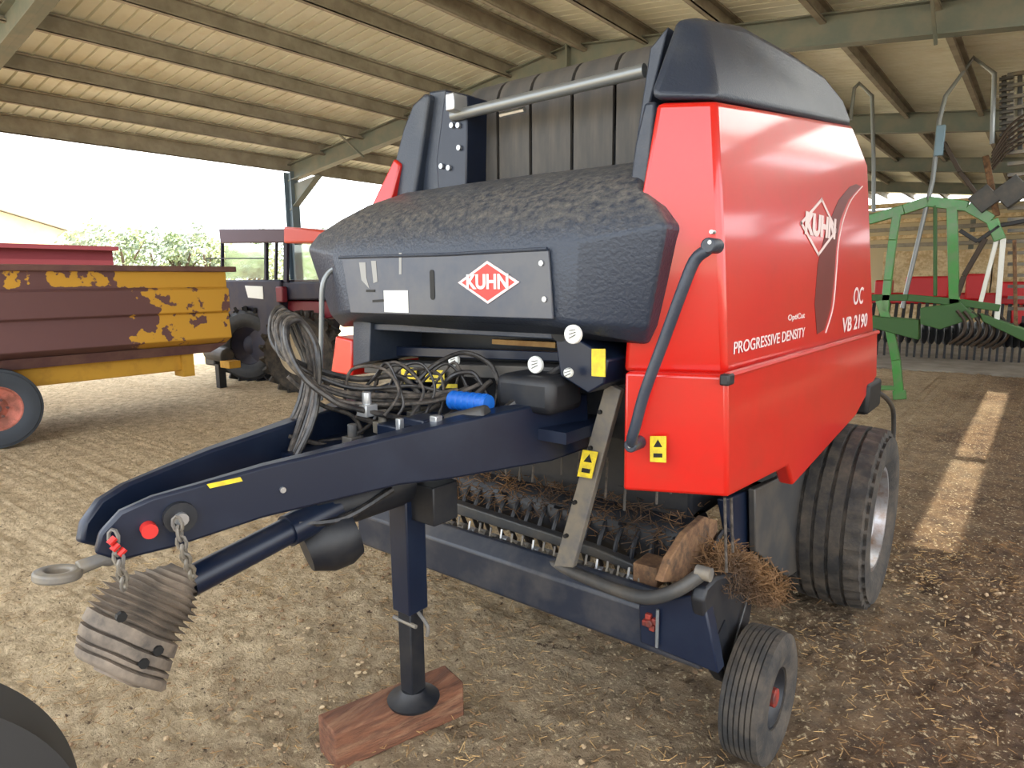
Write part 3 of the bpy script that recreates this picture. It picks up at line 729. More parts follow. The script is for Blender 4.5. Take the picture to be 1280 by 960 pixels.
# --- pickup
XP0,XP1=-2.62,-.80; YP=2.0
bm=B()
sec=[(YP,.42),(YP+.02,.40),(YP+.06,.42),(YP+.10,.60),(YP+.06,.615),(YP+.01,.585)]
sec=[(YP+.0,.39),(YP+.03,.375),(YP+.05,.39),(YP+.085,.595),(YP+.06,.605),(YP+.0,.545)]
prism(bm,[V(XP0,y,z) for y,z in sec],(XP1-XP0,0,0)); pk=part('pickup_beam',bm,mat('worn_dark_steel',(32,38,50),.4,c2=(70,68,68),scale=6,lo=.45,hi=.75),bevel=.01)
bm=B(); tube(bm,[P(600,670,Y=2.12),P(690,705,Y=2.06),P(770,737,Y=1.98),P(810,747,Y=1.95),P(845,738,Y=1.95),P(876,718,Y=1.99)],.024,12,smooth=5); part('wind_guard_tube',bm,'dkgrey')
bm=B(); p=P(878,716,Y=1.99); cyl(bm,p+V(-.02,0,0),p+V(.03,.0,0),.024,12); part('tube_end',bm,'grey')
bm=B(); prism(bm,[P(548,622,Y=2.2),P(745,686,Y=2.2),P(830,722,Y=2.2),P(830,732,Y=2.2),P(745,698,Y=2.2),P(548,636,Y=2.2)],(0,.05,0)); part('tine_bar',bm,'dkgrey',bevel=.006)
# stripper bands and spring tines
for k_ in range(20):
    x=-2.35+k_*.077
    bm=B(); pts=[V(x,2.27,.52),V(x,2.24,.60),V(x,2.29,.69),V(x,2.38,.74),V(x,2.48,.72)]
    tube(bm,pts,.010,6,smooth=3); part('stripper_band',bm,'dark')
for k_ in range(20):
    u=552+k_*13.2; p=P(u,650+(u-552)*.312+1.5*(k_%2),Y=2.12)
    bm=B(); cyl(bm,p-V(.017,0,0),p+V(.017,0,0),.018,8); tube(bm,[p,p+V(0,-.03,.02),p+V(0,-.02,.055)],.005,6); part('spring_tine',bm,'chrome' if k_%3==0 else 'grey')
for k_ in range(14):
    x=-2.1+k_*.085; y=2.12+.1*random.random()
    bm=B(); tube(bm,[V(x,y,1.03),V(x+.01*random.uniform(-1,1),y-.01,.93-.1*random.random())],.005,5); part('hanging_twine',bm,'dkgrey' if k_%2 else 'tan')
# rotor with wrapped straw
bm=B(); cyl(bm,V(-2.4,2.42,.66),V(-1.0,2.42,.66),.13,24)
for k_ in range(30):
    x=-2.35+k_*.045; a=k_*.9; p=V(x,2.42,.66); bar(bm,p,p+V(0,math.cos(a),math.sin(a))*.2,.012,.03,(1,0,0))
part('rotor',bm,'dark')
# end plates, curved rusty auger plate, round shield
ye=1.99
bm=B(); prism(bm,[P(798,757,Y=1.985),P(862,744,Y=1.985),P(880,752,Y=1.985),P(888,790,Y=1.985),P(898,843,Y=1.985),P(800,803,Y=1.985)],(0,.06,0)); part('pickup_end_plate',bm,'navy',bevel=.006)
bm=B(); prism(bm,[P(u,v,X=-.78) for u,v in [(880,752),(884,735),(897,722),(918,716),(936,722),(942,742),(938,775),(925,815),(908,855),(897,838),(886,800)]],(-.05,0,0)); part('wheel_arm_shield',bm,'dark',bevel=.01)
bm=B(); tube(bm,[P(938,735,X=-.77),P(925,780,X=-.77),P(905,855,X=-.77)],.004,8); part('shield_edge',bm,'dkgrey')
bm=B(); prism(bm,[P(u,v,X=-.9) for u,v in [(828,728),(838,700),(858,668),(882,646),(897,650),(898,700),(875,715),(850,728)]],(-.03,0,0)); part('auger_end_plate',bm,'rust',bevel=.005)
bm=B(); box(bm,P(815,713,Y=2.15),(.1,.12,.08)); part('auger_bracket',bm,'rust',bevel=.006)
bm=B(); p=P(815,776,Y=1.99); 
for k_ in range(4): a=k_*PI/2+.4; box(bm,p+V(.02*math.cos(a),-.005,.02*math.sin(a)),(.022,.03,.022))
cyl(bm,p,p+V(0,-.03,0),.014,10); part('adjuster_knob',bm,'reddirty',bevel=.003)
bm=B(); tube(bm,[p+V(.03,-.02,.06),p+V(.03,-.02,-.08)],.006,8); part('adjuster_rod',bm,'galv')
# straw heap caught on the arm
def straws(name,n,gen,L0,L1,r,m,parent=None):
    bm=B()
    for _ in range(n):
        c,dr=gen(); L=random.uniform(L0,L1); dr=dr.normalized(); s=dr.orthogonal().normalized(); w=dr.cross(s)
        a=random.random()*6.28; u=s*math.cos(a)+w*math.sin(a); t=dr.cross(u)
        a0=c-dr*L/2; b0=c+dr*L/2; vs_=[bm.verts.new(q) for q in (a0+u*r,a0-u*r*.5+t*r*.87,a0-u*r*.5-t*r*.87,b0+u*r,b0-u*r*.5+t*r*.87,b0-u*r*.5-t*r*.87)]
        for i in range(3): bm.faces.new((vs_[i],vs_[(i+1)%3],vs_[3+(i+1)%3],vs_[3+i]))
    return obj(name,bm,m,parent,smooth=None)
rnd=random.uniform
def heap():
    t=rnd(0,1); a=P(905,690,X=-.80).lerp(P(975,732,X=-.72),t); return a+V(rnd(-.1,.04),rnd(-.08,.08),rnd(-.12,.03)*(1-.3*t)),V(rnd(-1,1),rnd(-1,1),rnd(-1,.4))
bm=B(); c=P(925,715,X=-.84); bmesh.ops.create_icosphere(bm,subdivisions=3,radius=.085,matrix=Matrix.Translation(c)@Matrix.Diagonal((.8,1.5,.9,1)))
for v in bm.verts: v.co+=Vector(noise.noise_vector(v.co*20))*.02
o=obj('straw_clump',bm,'straw2'); tag(o,'matted brown straw clump caught above the small front wheel','straw')
s=straws('loose_straw',1500,heap,.04,.10,.0014,'straw2',o); s['kind']='stuff'
def inp(): return V(rnd(-2.3,-1.0),rnd(2.24,2.5),rnd(.64,.82)),V(rnd(-1,1),rnd(-1,1),rnd(-.6,.6))
o=straws('straw_litter',2200,inp,.03,.08,.0016,'straw2'); tag(o,'crushed brown straw lying in the tine gap of the red baler','straw',kind='stuff')
# strings hanging at the corner
for (u,v0,v1) in ((906,622,715),(914,622,690)):
    bm=B(); x=-.74; tube(bm,[P(u,v0,X=x),P(u+1,(v0+v1)/2,X=x),P(u+2,v1,X=x)],.005,6); part('hanging_twine',bm,'tan')
# --- grey lower side plates
bm=B(); prism(bm,[P(u,v,X=-.84) for u,v in [(944,612),(990,590),(1018,566),(1020,700),(985,722),(945,690)]],(-.03,0,0)); part('lower_side_plate',bm,'dkgrey',bevel=.006)
bm=B(); prism(bm,[P(u,v,X=-.88) for u,v in [(905,625),(945,610),(946,705),(915,680)]],(-.03,0,0)); part('lower_side_plate',bm,'navy',bevel=.006)
bm=B(); boxb(bm,(-.9,4.0,.95),(-.7,4.35,1.12)); part('rear_light_box',bm,'black',bevel=.02)
bm=B(); boxb(bm,(-2.4,4.0,.9),(-.9,4.25,2.3)); part('tailgate',bm,'dark',bevel=.06)
bm=B(); boxb(bm,(-.97,4.0,1.45),(-.84,4.3,2.2)); part('tailgate_edge',bm,'hood',bevel=.02)
bm=B(); tube(bm,[P(1085,490,X=-.78),P(1100,492,X=-.78),P(1112,503,X=-.78),P(1117,520,X=-.78),P(1116,562,X=-.78)],.016,10,smooth=5); part('rear_guard_tube',bm,'dkgrey')

# --- side decals (thin film on the panel)
def sd(name,q,m,x=XS+.0005,d=.001,parent=up_panel,lbl=None):
    pts=[P(u,v,X=x) for u,v in q]; bm=B(); prism(bm,pts,(d,0,0)); o=part(name,bm,m,parent=parent,smooth=None)
    if lbl:o['label']=lbl
    return o
sw=[(1076,233),(1060,250),(1050,275),(1045,310),(1042,350),(1038,385),(1030,412),(1021,418),(1018,380),(1022,330),(1033,285),(1048,250),(1062,233),(1070,230)]
swo=sd('swoosh_decal',sw,'swoosh')
bm=B(); tube(bm,[P(u,v,X=XS+.0015) for u,v in [(1078,233),(1064,250),(1054,275),(1048,305),(1045,345),(1041,385),(1032,416)]],.003,6,smooth=4); part('pinstripe',bm,'whitep',parent=swo)
# diamond outline
c=P(1025,284,X=XS+.002); lft=P(1001,291,X=XS+.002); top=P(1023,248,X=XS+.002); hw=abs(c.y-lft.y); hh=abs(top.z-c.z)
hw2=abs(P(1046,278,X=XS+.002).y-c.y); hw=(hw+hw2)/2
bm=B(); D=[c+V(0,-hw,0),c+V(0,0,hh),c+V(0,hw,0),c+V(0,0,-hh)]
for i in range(4):
    a_,b_=D[i],D[(i+1)%4]; d=(b_-a_).normalized(); bar(bm,a_-d*.006,b_+d*.006,.002,.014,V(1,0,0).cross(d))
sbg=part('badge',bm,'whitep',parent=up_panel)
def stext(s,u0,v0,u1,v1,h,m='whitep',off=.0005,nm='lettering'):
    a_,b_=P(u0,v0,X=XS+.003),P(u1,v1,X=XS+.003); c=(a_+b_)/2
    o=text(nm,s,m,up_panel,c,(0,1,0),(0,0,1),h,off=off)
    w=o.dimensions.y; bpy.context.view_layer.update(); w=o.dimensions.y
    me=o.data; k=(b_-a_).length/max(w,1e-3)
    me.transform(Matrix.Diagonal((1,k,1,1)))
    return o
stext('KUHN',1006,290,1045,279,hh*1.0,off=.006)
stext('PROGRESSIVE DENSITY',917,437,1006,415,.055)
stext('VB 2190',1053,406,1084,402,.10,off=.002)
stext('OC',1067,372,1079,370,.12,off=.0015)
stext('OptiCut',985,398,1006,394,.03)

# --- wheels
def big_wheel(xo,sgn):
    c=V(xo-sgn*.19,3.70,.475); ax=V(sgn,0,0)
    bm=B(); wheel_tyre(bm,c,ax,.47,.38,.27,5,.02,seg=144,lug=1,lugd=.018); w=part('road_wheel',bm,'tyre',smooth=40)
    bm=B(); disc_rim(bm,c+ax*.16,ax,.272,.05,.06); lathe(bm,[(-.3,.265),(.0,.265),(0,.255),(-.3,.255)],c+ax*.14,ax,40); part('rim',bm,'rim',parent=w)
    bm=B(); lathe(bm,[(0,0),(0,.07),(-.1,.08),(-.1,0)],c+ax*.11,ax,24,closed=False)
    for k_ in range(8):
        a=k_*PI/4; p=c+ax*.07+V(0,math.cos(a),math.sin(a))*.11; cyl(bm,p,p+ax*.03,.011,8)
    part('hub',bm,'rim',parent=w)
big_wheel(-.535,1); big_wheel(-2.87,-1)
def small_wheel(x,sgn):
    c=V(x,2.25,.228); ax=V(sgn,0,0)
    bm=B(); wheel_tyre(bm,c,ax,.232,.15,.11,7,.01,seg=80); w=part('pickup_wheel',bm,'tyre',smooth=40)
    bm=B(); disc_rim(bm,c+ax*.055,ax,.112,.02,.03); part('rim',bm,'dark',parent=w)
    bm=B(); cyl(bm,c,c+ax*.06,.034,16); part('hub',bm,'reddirty',parent=w,bevel=.004)
    bm=B(); bar(bm,c-ax*.11,c-ax*.02,.03,.03); bar(bm,c-ax*.11,V(c.x-sgn*.11,2.12,.5),.02,.07); part('wheel_fork',bm,'dark',parent=w)
small_wheel(-.675,1)

# ================================================================ OTHER THINGS IN FRONT
bm=B(); tp=[V(-1.955,1.27,.13),V(-1.81,1.24,.13),V(-1.665,1.75,.13),V(-1.81,1.79,.13)]
prism(bm,[V(p.x,p.y,-.02) for p in tp],(0,0,.15))
o=obj('timber_block',bm,'wood',bevel=.008); tag(o,'rough reddish-brown timber block under the foot of the parking jack','block')
# wheel of a vehicle at the camera's left
Q=P(10,897,Z=.80); av=(CAM-Q); av.z=0; av.normalize(); rv=V(-av.y,av.x,0); 
c=Q-rv*.35; cc=V(c.x,c.y,.47)
wt=thing('parked_vehicle',(c.x,c.y,0),'dark round vehicle wheel cut off by the lower left corner of the photo','vehicle')
bm=B(); wheel_tyre(bm,cc-av*.1,av,.48,.2,.2,1,.0,seg=96); obj('tyre',bm,mat('plain_black_rubber',(40,38,36),.7),wt)
bm=B(); disc_rim(bm,cc-av*.03,av,.205,.02,.03); obj('rim',bm,'dark',wt)
# loose wooden chock behind the big wheel
c=P(1132,571,Y=5.2)
bm=B(); boxb(bm,(-.98,4.95,.35),(-.84,5.1,.45)); 
cb=thing('wooden_stand',(-.9,5.05,0),'small reddish wooden stand behind the large rear wheel','stand')
obj('top_board',bm,'wood',cb,bevel=.005)
for dx in (-.05,.05):
    bm=B(); boxb(bm,(-.91+dx-.02,5.0,-.01),(-.91+dx+.02,5.05,.36)); obj('leg',bm,'wood',cb)

# litter over the floor
def lit(x0,x1,y0,y1):
    def g():
        while True:
            x,y=rnd(x0,x1),rnd(y0,y1)
            if noise.noise((x*1.5,y*1.5,2))>-.25+rnd(-.3,.3): break
        return V(x,y,-.004+rnd(0,.012)),V(rnd(-1,1),rnd(-1,1),rnd(-.2,.2))
    return g
o=straws('ground_straw',9000,lit(-4.5,1.2,.4,5.2),.012,.05,.0013,'straw'); tag(o,'short pale straw stalks scattered over the earth floor','straw',kind='stuff')
bm=B()
for _ in range(3600):
    x,y=rnd(-3.5,.9),rnd(.6,4.5)
    if noise.noise((x*1.1,y*1.1,8))<rnd(-.2,.35): continue
    r=rnd(.004,.013); res=bmesh.ops.create_icosphere(bm,subdivisions=1,radius=r,matrix=Matrix.Translation((x,y,-.004))@Matrix.Rotation(rnd(0,6),4,'Z')@Matrix.Diagonal((rnd(.8,1.5),1,rnd(.4,.8),1)))
    for v in res['verts']: v.co+=Vector(noise.noise_vector(v.co*90))*r*.4
o=obj('earth_clods',bm,mat('clod_earth',(138,112,84),.95,c2=(190,168,134),scale=3,lo=.5,hi=.6)); tag(o,'small dried earth clods strewn around the baler','clods',kind='stuff')

# ================================================================ BACKGROUND, LEFT
# trailer
tr=thing('farm_trailer',(-8.6,3.2,0),'long tipping trailer with yellow paint flaking to maroon rust','trailer')
TX=-8.5; TY0,TY1=-2.2,4.55
bm=B()
sec=[(TX,1.88),(TX,1.66),(TX+.05,1.64),(TX+.05,1.35),(TX,1.33),(TX+.04,1.0),(TX-.12,.92),(TX-2.1,.92),(TX-2.25,1.88)]
prism(bm,[V(x,TY0,z) for x,z in sec],(0,TY1-TY0,0)); obj('body',bm,M['patchy'],tr,bevel=.01)
bm=B(); boxb(bm,(TX-.06,TY0,1.86),(TX+.06,TY1+.12,1.93)); obj('top_rail',bm,'maroon',tr,bevel=.01)
bm=B(); prism(bm,[V(TX-.1,TY0,.92),V(TX-.1,TY1,.92),V(TX-.18,TY1-.2,.80),V(TX-.18,TY0,.80)],(-1.9,0,0)); obj('underside',bm,'maroon',tr)
bm=B(); boxb(bm,(TX-.42,TY0,.58),(TX-.3,TY1-.4,.82)); boxb(bm,(TX-1.9,TY0,.58),(TX-1.78,TY1-.4,.82)); obj('chassis_rail',bm,'trailer_y',tr,bevel=.01)
bm=B(); boxb(bm,(TX-.5,TY1-.55,.5),(TX-.25,TY1-.4,.86)); obj('tow_bracket',bm,'trailer_y',tr)
for x,s in ((TX-.14,1),(TX-2.0,-1)):
    c=V(x,1.93,.42); bm=B(); wheel_tyre(bm,c,V(s,0,0),.43,.28,.24,4,.015,seg=72); w=obj('wheel',bm,mat('grey_tyre',(60,66,74),.8),tr)
    bm=B(); disc_rim(bm,c+V(s*.11,0,0),V(s,0,0),.245,.03,.04); obj('rim',bm,mat('pink_red_rim',(190,112,96),.7,c2=(140,84,70),scale=9),w)
    bm=B()
    for k_ in range(6): a=k_*PI/3; p=c+V(s*.075,.1*math.cos(a),.1*math.sin(a)); cyl(bm,p,p+V(s*.03,0,0),.014,8)
    cyl(bm,c,c+V(s*.1,0,0),.05,14); obj('hub',bm,'maroon',w)
# mess of parts between trailer and tractor: a yellow drawbar foot
# red container
bm=B(); p0,p1=P(140,310,X=-16.5),P(142,332,X=-16.5); boxb(bm,(-19,p0.y-9,1.2),(-16.5,p0.y,p0.z)); boxb(bm,(-19.1,p0.y-9.1,p0.z-.06),(-16.4,p0.y+.1,p0.z+.03)); 
for dx in (-18.6,-16.9):
    for dy in (.5,8.5): boxb(bm,(dx-.1,p0.y-dy-.1,-.08),(dx+.1,p0.y-dy+.1,1.3))
o=obj('red_wagon',bm,'container'); tag(o,'maroon-red wagon side standing outside beyond the trailer','wagon')
# building
BX=-44
g0=P(0,264,X=BX); g1=P(100,294,X=BX)
bd_=thing('farm_building',(BX-4,g0.y-4,0),'beige rendered gable building with pale grey roof outside','building')
slope=(g0.z-g1.z)/(g1.y-g0.y); yr=g1.y; zr_=g1.z; ypk=yr-9.; zpk=zr_+9*slope
bm=B(); prism(bm,[V(BX,yr,-.1),V(BX,yr,zr_),V(BX,ypk,zpk),V(BX,ypk-9,zr_),V(BX,ypk-9,-.1)],(-14,0,0)); obj('wall',bm,'plaster',bd_)
bm=B()
prism(bm,[V(BX+.4,yr+.7,zr_-.7*slope+.05),V(BX+.4,ypk,zpk+.05),V(BX+.4,ypk,zpk+.35),V(BX+.4,yr+.7,zr_-.7*slope+.3)],(-15,0,0))
prism(bm,[V(BX+.4,ypk-9.7,zr_-.7*slope+.05),V(BX+.4,ypk,zpk+.05),V(BX+.4,ypk,zpk+.35),V(BX+.4,ypk-9.7,zr_-.7*slope+.3)],(-15,0,0))
obj('roof',bm,'roofgrey',bd_)
# trees
def tree(u,v,h,w,X,m,label,seed):
    random.seed(seed); base=P(u,345,X=X); base.z=-.08
    topz=P(u,v,X=X).z
    t=thing('tree',base,label,'tree','trees beyond the shed')
    bm=B(); tube(bm,[base,base+V(0,.1,topz*.35),base+V(.1,-.1,topz*.7)],[.16,.11,.04],7)
    for _ in range(7):
        a=random.random()*6.28; z0=topz*rnd(.25,.5); tube(bm,[base+V(0,.05,z0),base+V(math.cos(a)*w*.3,math.sin(a)*w*.3,z0+topz*.3)],[.06,.02],5)
    obj('trunk',bm,'bark',t)
    bm=B()
    cl=[base+V(rnd(-.5,.5)*w,rnd(-.5,.5)*w,topz*rnd(.35,.86)) for _ in range(16)]
    for c in cl:
        rr=w*rnd(.16,.26)
        for _ in range(120):
            d=Vector((random.gauss(0,1),random.gauss(0,1),random.gauss(0,1))); d=d.normalized()*rr*random.random()**.35
            q=c+V(d.x,d.y,d.z*.8); n=Vector((rnd(-1,1),rnd(-1,1),rnd(-1,1))).normalized(); s=rnd(.06,.13); e=n.orthogonal().normalized()*s; f=n.cross(e)
            bm.faces.new([bm.verts.new(x_) for x_ in (q-e,q-f*.6,q+e,q+f*.6)])
    obj('foliage',bm,m,t,smooth=None)
for i,a in enumerate(((122,274,4,2.6,-30,'leafd','pale grey-green tree beside the beige building'),(156,266,5,3,-31,'leaf','light green tree behind the trailer, second from the building'),(192,268,5,3.4,-33,'leaf','broad light green tree behind the middle of the trailer'),(226,270,5,3,-31,'leafd','grey-green tree left of the orange-roofed tractor'),(258,277,4,2.4,-30,'leaf','small light green tree touching the dark cab roof edge'),(305,296,4,4,-30,'leaf','light green tree seen through the left tractor window'),(345,284,4,4,-32,'leafd','grey-green tree behind the steel shed column'),(400,284,4,4,-30,'leaf','light green tree seen through the right tractor window'),(452,250,6,4,-34,'leafd','tall sparse tree left of the baler hood'))):
    tree(*a,seed=40+i)
# far hedge / field strip
bm=B(); random.seed(3)
for _ in range(9000):
    y=rnd(-20,75); q=V(-62+rnd(-1,1),y,rnd(-.1,1.7)); n=Vector((rnd(-1,1),rnd(-1,1),rnd(-1,1))).normalized(); e=n.orthogonal().normalized()*.25; f=n.cross(e)
    bm.faces.new([bm.verts.new(x_) for x_ in (q-e,q-f*.7,q+e,q+f*.7)])
o=obj('hedge',bm,'leaf'); tag(o,'low pale green hedge line far behind the trees','hedge',kind='stuff')

# tractor
T=thing('tractor',(-11,7,0),'old tractor with orange-red cab roof and lugged tyres behind the trailer','tractor')
# cab box: corner nearest the camera at about px 355
def tp_(u,v,face):   # left face (plane X) / right face (plane Y)
    return P(u,v,X=-10.4) if face=='L' else P(u,v,Y=6.63)
cx0=tp_(275,350,'L').y; cy1=P(430,350,Y=6.63).x
cz0,cz1=1.72,2.50
yn,yf=tp_(277,300,'L').y,6.63
# cab between X=-12.2..-10.4? the roof runs toward the right as well
xr=cy1
print('tractor',cx0,cy1,yn)
bm=B(); prism(bm,[P(273,286,Y=6.2),P(356,286,Y=6.2),P(356,303,Y=6.2),P(275,304,Y=6.2)],(0,.15,0)); obj('roof_edge',bm,'purple',T,bevel=.02)
bm=B(); q=[P(354,283,Y=6.15),P(428,290,Y=6.15),P(430,303,Y=6.15),P(354,304,Y=6.15)]; prism(bm,q,(0,1.3,0)); obj('roof',bm,'tractorred',T,bevel=.03)
bm=B(); q=[P(276,287,Y=6.3),P(354,286,Y=6.3),P(354,300,Y=6.3),P(276,300,Y=6.3)]; prism(bm,q,(0,1.2,0)); obj('roof',bm,'purple',T,bevel=.02)
bm=B()
for u,w_ in ((278,.04),(333,.06),(358,.1),(418,.06)):
    a_,b_=P(u,300,Y=6.3),P(u,352,Y=6.3); bar(bm,a_,b_,w_,.05,(0,1,0)); bar(bm,a_+V(0,1.1,0),b_+V(0,1.1,0),w_,.05,(0,1,0))
bar(bm,P(258,323,Y=6.28),P(333,323,Y=6.28),.02,.02)
obj('cab_pillars',bm,'tractordark',T)
bm=B(); prism(bm,[P(368,306,Y=6.34),P(415,306,Y=6.34),P(415,352,Y=6.34),P(368,352,Y=6.34)],(0,.01,0)); obj('window_glass',bm,'glass',T); bm=B(); prism(bm,[P(282,306,Y=6.34),P(331,306,Y=6.34),P(331,348,Y=6.34),P(282,348,Y=6.34)],(0,.01,0)); obj('window_glass',bm,'glass',T)
bm=B(); prism(bm,[P(278,350,Y=6.25),P(350,350,Y=6.25),P(350,395,Y=6.25),P(340,455,Y=6.25),P(290,455,Y=6.25),P(284,400,Y=6.25)],(0,1.3,0)); prism(bm,[P(350,352,Y=6.3),P(430,352,Y=6.3),P(430,375,Y=6.3),P(350,375,Y=6.3)],(0,1.2,0)); 
obj('body',bm,'tractordark',T,bevel=.03)
bm=B(); prism(bm,[P(306,357,Y=6.24),P(328,358,Y=6.24),P(329,374,Y=6.24),P(310,372,Y=6.24)],(0,.01,0)); obj('tool_box_plate',bm,'white',T)
bm=B(); prism(bm,[P(350,376,Y=6.4),P(440,376,Y=6.4),P(440,392,Y=6.4),P(400,400,Y=6.4),P(350,385,Y=6.4)],(0,.9,0)); box(bm,P(352,368,Y=6.25),(.2,.1,.26)); obj('engine_cowl',bm,mat('dark_red_cowl',(120,30,44),.5),T,bevel=.02)
bm=B(); boxb(bm,(-12.6,6.6,.35),(-9.9,7.1,.9)); obj('axle',bm,'tractordark',T,bevel=.05)
def lug_tyre(bm,c,ax,R,w,rin,n=22):
    wheel_tyre(bm,c,ax,R*.93,w,rin,1,0,seg=60)
    ax=Vector(ax).normalized(); u=V(0,0,1); v=ax.cross(u)
    for k_ in range(n):
        for s in (-1,1):
            a=2*PI*(k_+.5*(s>0))/n; d=u*math.cos(a)+v*math.sin(a); tn=-u*math.sin(a)+v*math.cos(a)
            p=c+d*R*.95; bar(bm,p+ax*s*w*.02,p+ax*s*w*.48-tn*.12,.05,.09,d)
ct=P(372,440,Y=6.0)
for c,axv in ((P(378,425,Y=6.1),V(.45,-.9,0)),):
    bm=B(); c.z=.60; lug_tyre(bm,c,axv,.66,.36,.34); w=obj('rear_tyre',bm,'tyre',T)
    bm=B(); disc_rim(bm,c+axv.normalized()*.14,axv,.34,.03,.08); obj('rim',bm,mat('cream_rim',(190,176,150),.6),w)
for c,axv in ((P(316,425,Y=6.3),V(.45,-.9,0)),):
    bm=B(); c.z=.62; lug_tyre(bm,c,axv,.68,.42,.34); w=obj('rear_tyre',bm,'dark',T)
    bm=B(); disc_rim(bm,c+axv.normalized()*.15,axv,.35,.03,.08); obj('rim',bm,'tractordark',w)
# small engine lump beneath trailer end
E1=thing('machine_drawbar',(-11.2,5.2,0),'grey machine coupling with small yellow foot under the trailer end','coupling')
bm=B(); box(bm,P(272,445,Y=5.6)+V(0,0,0),(.35,.3,.3)); cyl(bm,P(262,440,Y=5.5),P(285,445,Y=5.5),.13,12); obj('coupling_head',bm,'dkgrey',E1,bevel=.04)
bm=B(); box(bm,P(288,455,Y=5.5),(.3,.2,.12)); obj('foot',bm,'trailer_y',E1,bevel=.01)
bm=B(); a_=P(275,455,Y=5.5); boxb(bm,(a_.x-.06,a_.y-.06,-.02),(a_.x+.06,a_.y+.06,a_.z)); obj('support_post',bm,'dark',E1)

# ================================================================ BACKGROUND, RIGHT
# green rake / tedder folded up
YG=10.45
G=thing('folded_rake',(-1.0,YG,0),'green folded hay rake with raised tubular guards and curved tines','rake')
def gp(name,pts,w,m='green',y=YG,r=None,sm=0,parent=G,d=.08):
    bm=B()
    if r: tube(bm,[P(u,v,Y=y) for u,v in pts],r,8,smooth=sm)
    else:
        for i in range(len(pts)-1): bar(bm,P(*pts[i],Y=y),P(*pts[i+1],Y=y),w,d,(0,1,0))
    return obj(name,bm,m,parent,bevel=.008 if not r else None)
gp('main_beam',[(1086,275),(1130,262),(1160,252),(1210,258),(1240,275),(1250,300)],.13)
gp('upright',[(1122,262),(1116,300),(1110,350),(1106,390)],.10)
gp('upright',[(1190,258),(1193,380)],.12)
gp('upright',[(1169,256),(1169,370)],.04,'dgreen')
gp('cross_member',[(1088,372),(1135,372),(1200,378),(1250,385)],.09,'dgreen')
gp('support_leg',[(1100,375),(1112,410),(1120,450),(1124,490)],.11)
gp('foot',[(1124,488),(1125,499)],.16)
gp('lower_arm',[(1086,484),(1120,485)],.06)
bm=B(); prism(bm,[P(u,v,Y=YG-.1) for u,v in ((1150,385),(1200,378),(1222,396),(1175,412),(1150,405))],(0,.3,0)); prism(bm,[P(u,v,Y=YG-.1) for u,v in ((1088,395),(1148,400),(1148,425),(1090,410))],(0,.25,0)); prism(bm,[P(u,v,Y=YG-.1) for u,v in ((1225,392),(1282,412),(1282,428),(1228,402))],(0,.25,0)); obj('skid_plate',bm,'dgreen',G,bevel=.01)
# tubular guards
gp('guard_tube',[(1128,385),(1148,300),(1166,225),(1174,150),(1182,120),(1217,72),(1243,92),(1240,180)],0,'galv',r=.028)
gp('guard_tube',[(1063,150),(1068,110),(1074,104),(1090,120),(1092,200),(1092,265)],0,'galv',y=YG+1,r=.028)
bm=B(); box(bm,P(1175,176,Y=YG-.02),(.1,.08,.38)); obj('hinge_plate',bm,'bluegrey',G,bevel=.01)
gp('linkage_bar',[(1180,178),(1200,215),(1226,250)],.05,'tine')
gp('linkage_bar',[(1232,195),(1246,270)],.07,'rust')
gp('linkage_bar',[(1232,298),(1205,345),(1188,395)],.06,'tine')
gp('linkage_bar',[(1200,288),(1222,302),(1250,282),(1282,276)],.05,'dark')
gp('rotor_head',[(1222,240),(1240,258)],.25,'dkgrey',d=.2)
gp('rotor_head',[(1255,230),(1275,250)],.3,'dkgrey',d=.2)
gp('pale_rod',[(1246,298),(1224,385)],.05,'white',d=.04)
gp('pale_rod',[(1254,298),(1246,400)],.06,'white',d=.05)
for i in range(6):
    gp('upper_tine',[(1240,212-i*4),(1262,188-i*6),(1284,176-i*7)],0,'tine',y=YG-.05*i,r=.014,sm=4)
for i in range(7):
    gp('curved_tine',[(1196+i*9,388+i),(1206+i*9,402+i*1.2),(1203+i*9,418+i),(1186+i*9,430+i)],0,'tine',y=YG-.2+.06*i,r=.02,sm=4)
for i in range(3):
    u=1255+i*10
    gp('tine_rack',[(u,95),(u,190)],.05,'purlin' if i%2 else 'dkgrey',y=YG+.2)
for j in range(14): bm=B(); a_=P(1258,98+j*7,Y=YG+.1); box(bm,a_,(.14,.06,.03)); obj('spring_clip',bm,'dkgrey',G)
for j in range(22): bm=B(); a_=P(1272,92+j*14,Y=YG+.1); box(bm,a_,(.2,.06,.04)); obj('spring_clip',bm,'grey',G)
gp('gauge_rod',[(1268,300),(1270,420)],.04,'rust')
# red seed drill behind
YD=16.5
D_=thing('red_drill',(-1.5,YD,0),'low bright red machine with black discs behind the green rake','drill')
bm=B(); 
for u0,u1,v0,v1 in ((1092,1110,350,372),(1130,1188,345,372),(1205,1232,342,375),(1245,1290,352,372),(1262,1290,384,408)): 
    a_,b_=P(u0,v1,Y=YD),P(u1,v0,Y=YD); boxb(bm,(a_.x,YD,a_.z),(b_.x,YD+.8,b_.z))
boxb(bm,(P(1085,380,Y=YD).x,YD+.2,P(1085,380,Y=YD).z),(P(1300,372,Y=YD).x,YD+.5,P(1085,366,Y=YD).z))
obj('hopper',bm,mat('bright_red_paint',(196,24,34),.45),D_,bevel=.04)
bm=B()
for i in range(22):
    c=P(1090+i*9.5,392,Y=YD-.1); c=V(c.x,YD-.1,.55); lathe(bm,[(-.02,.0),(-.02,.2),(0,.26),(.02,.2),(.02,0)],c,(1,.5,0),16,closed=False); bar(bm,c,c+V(0,.2,.6),.05,.06,(1,0,0)); bar(bm,c,V(c.x,c.y,0.0),.04,.04,(0,1,0))
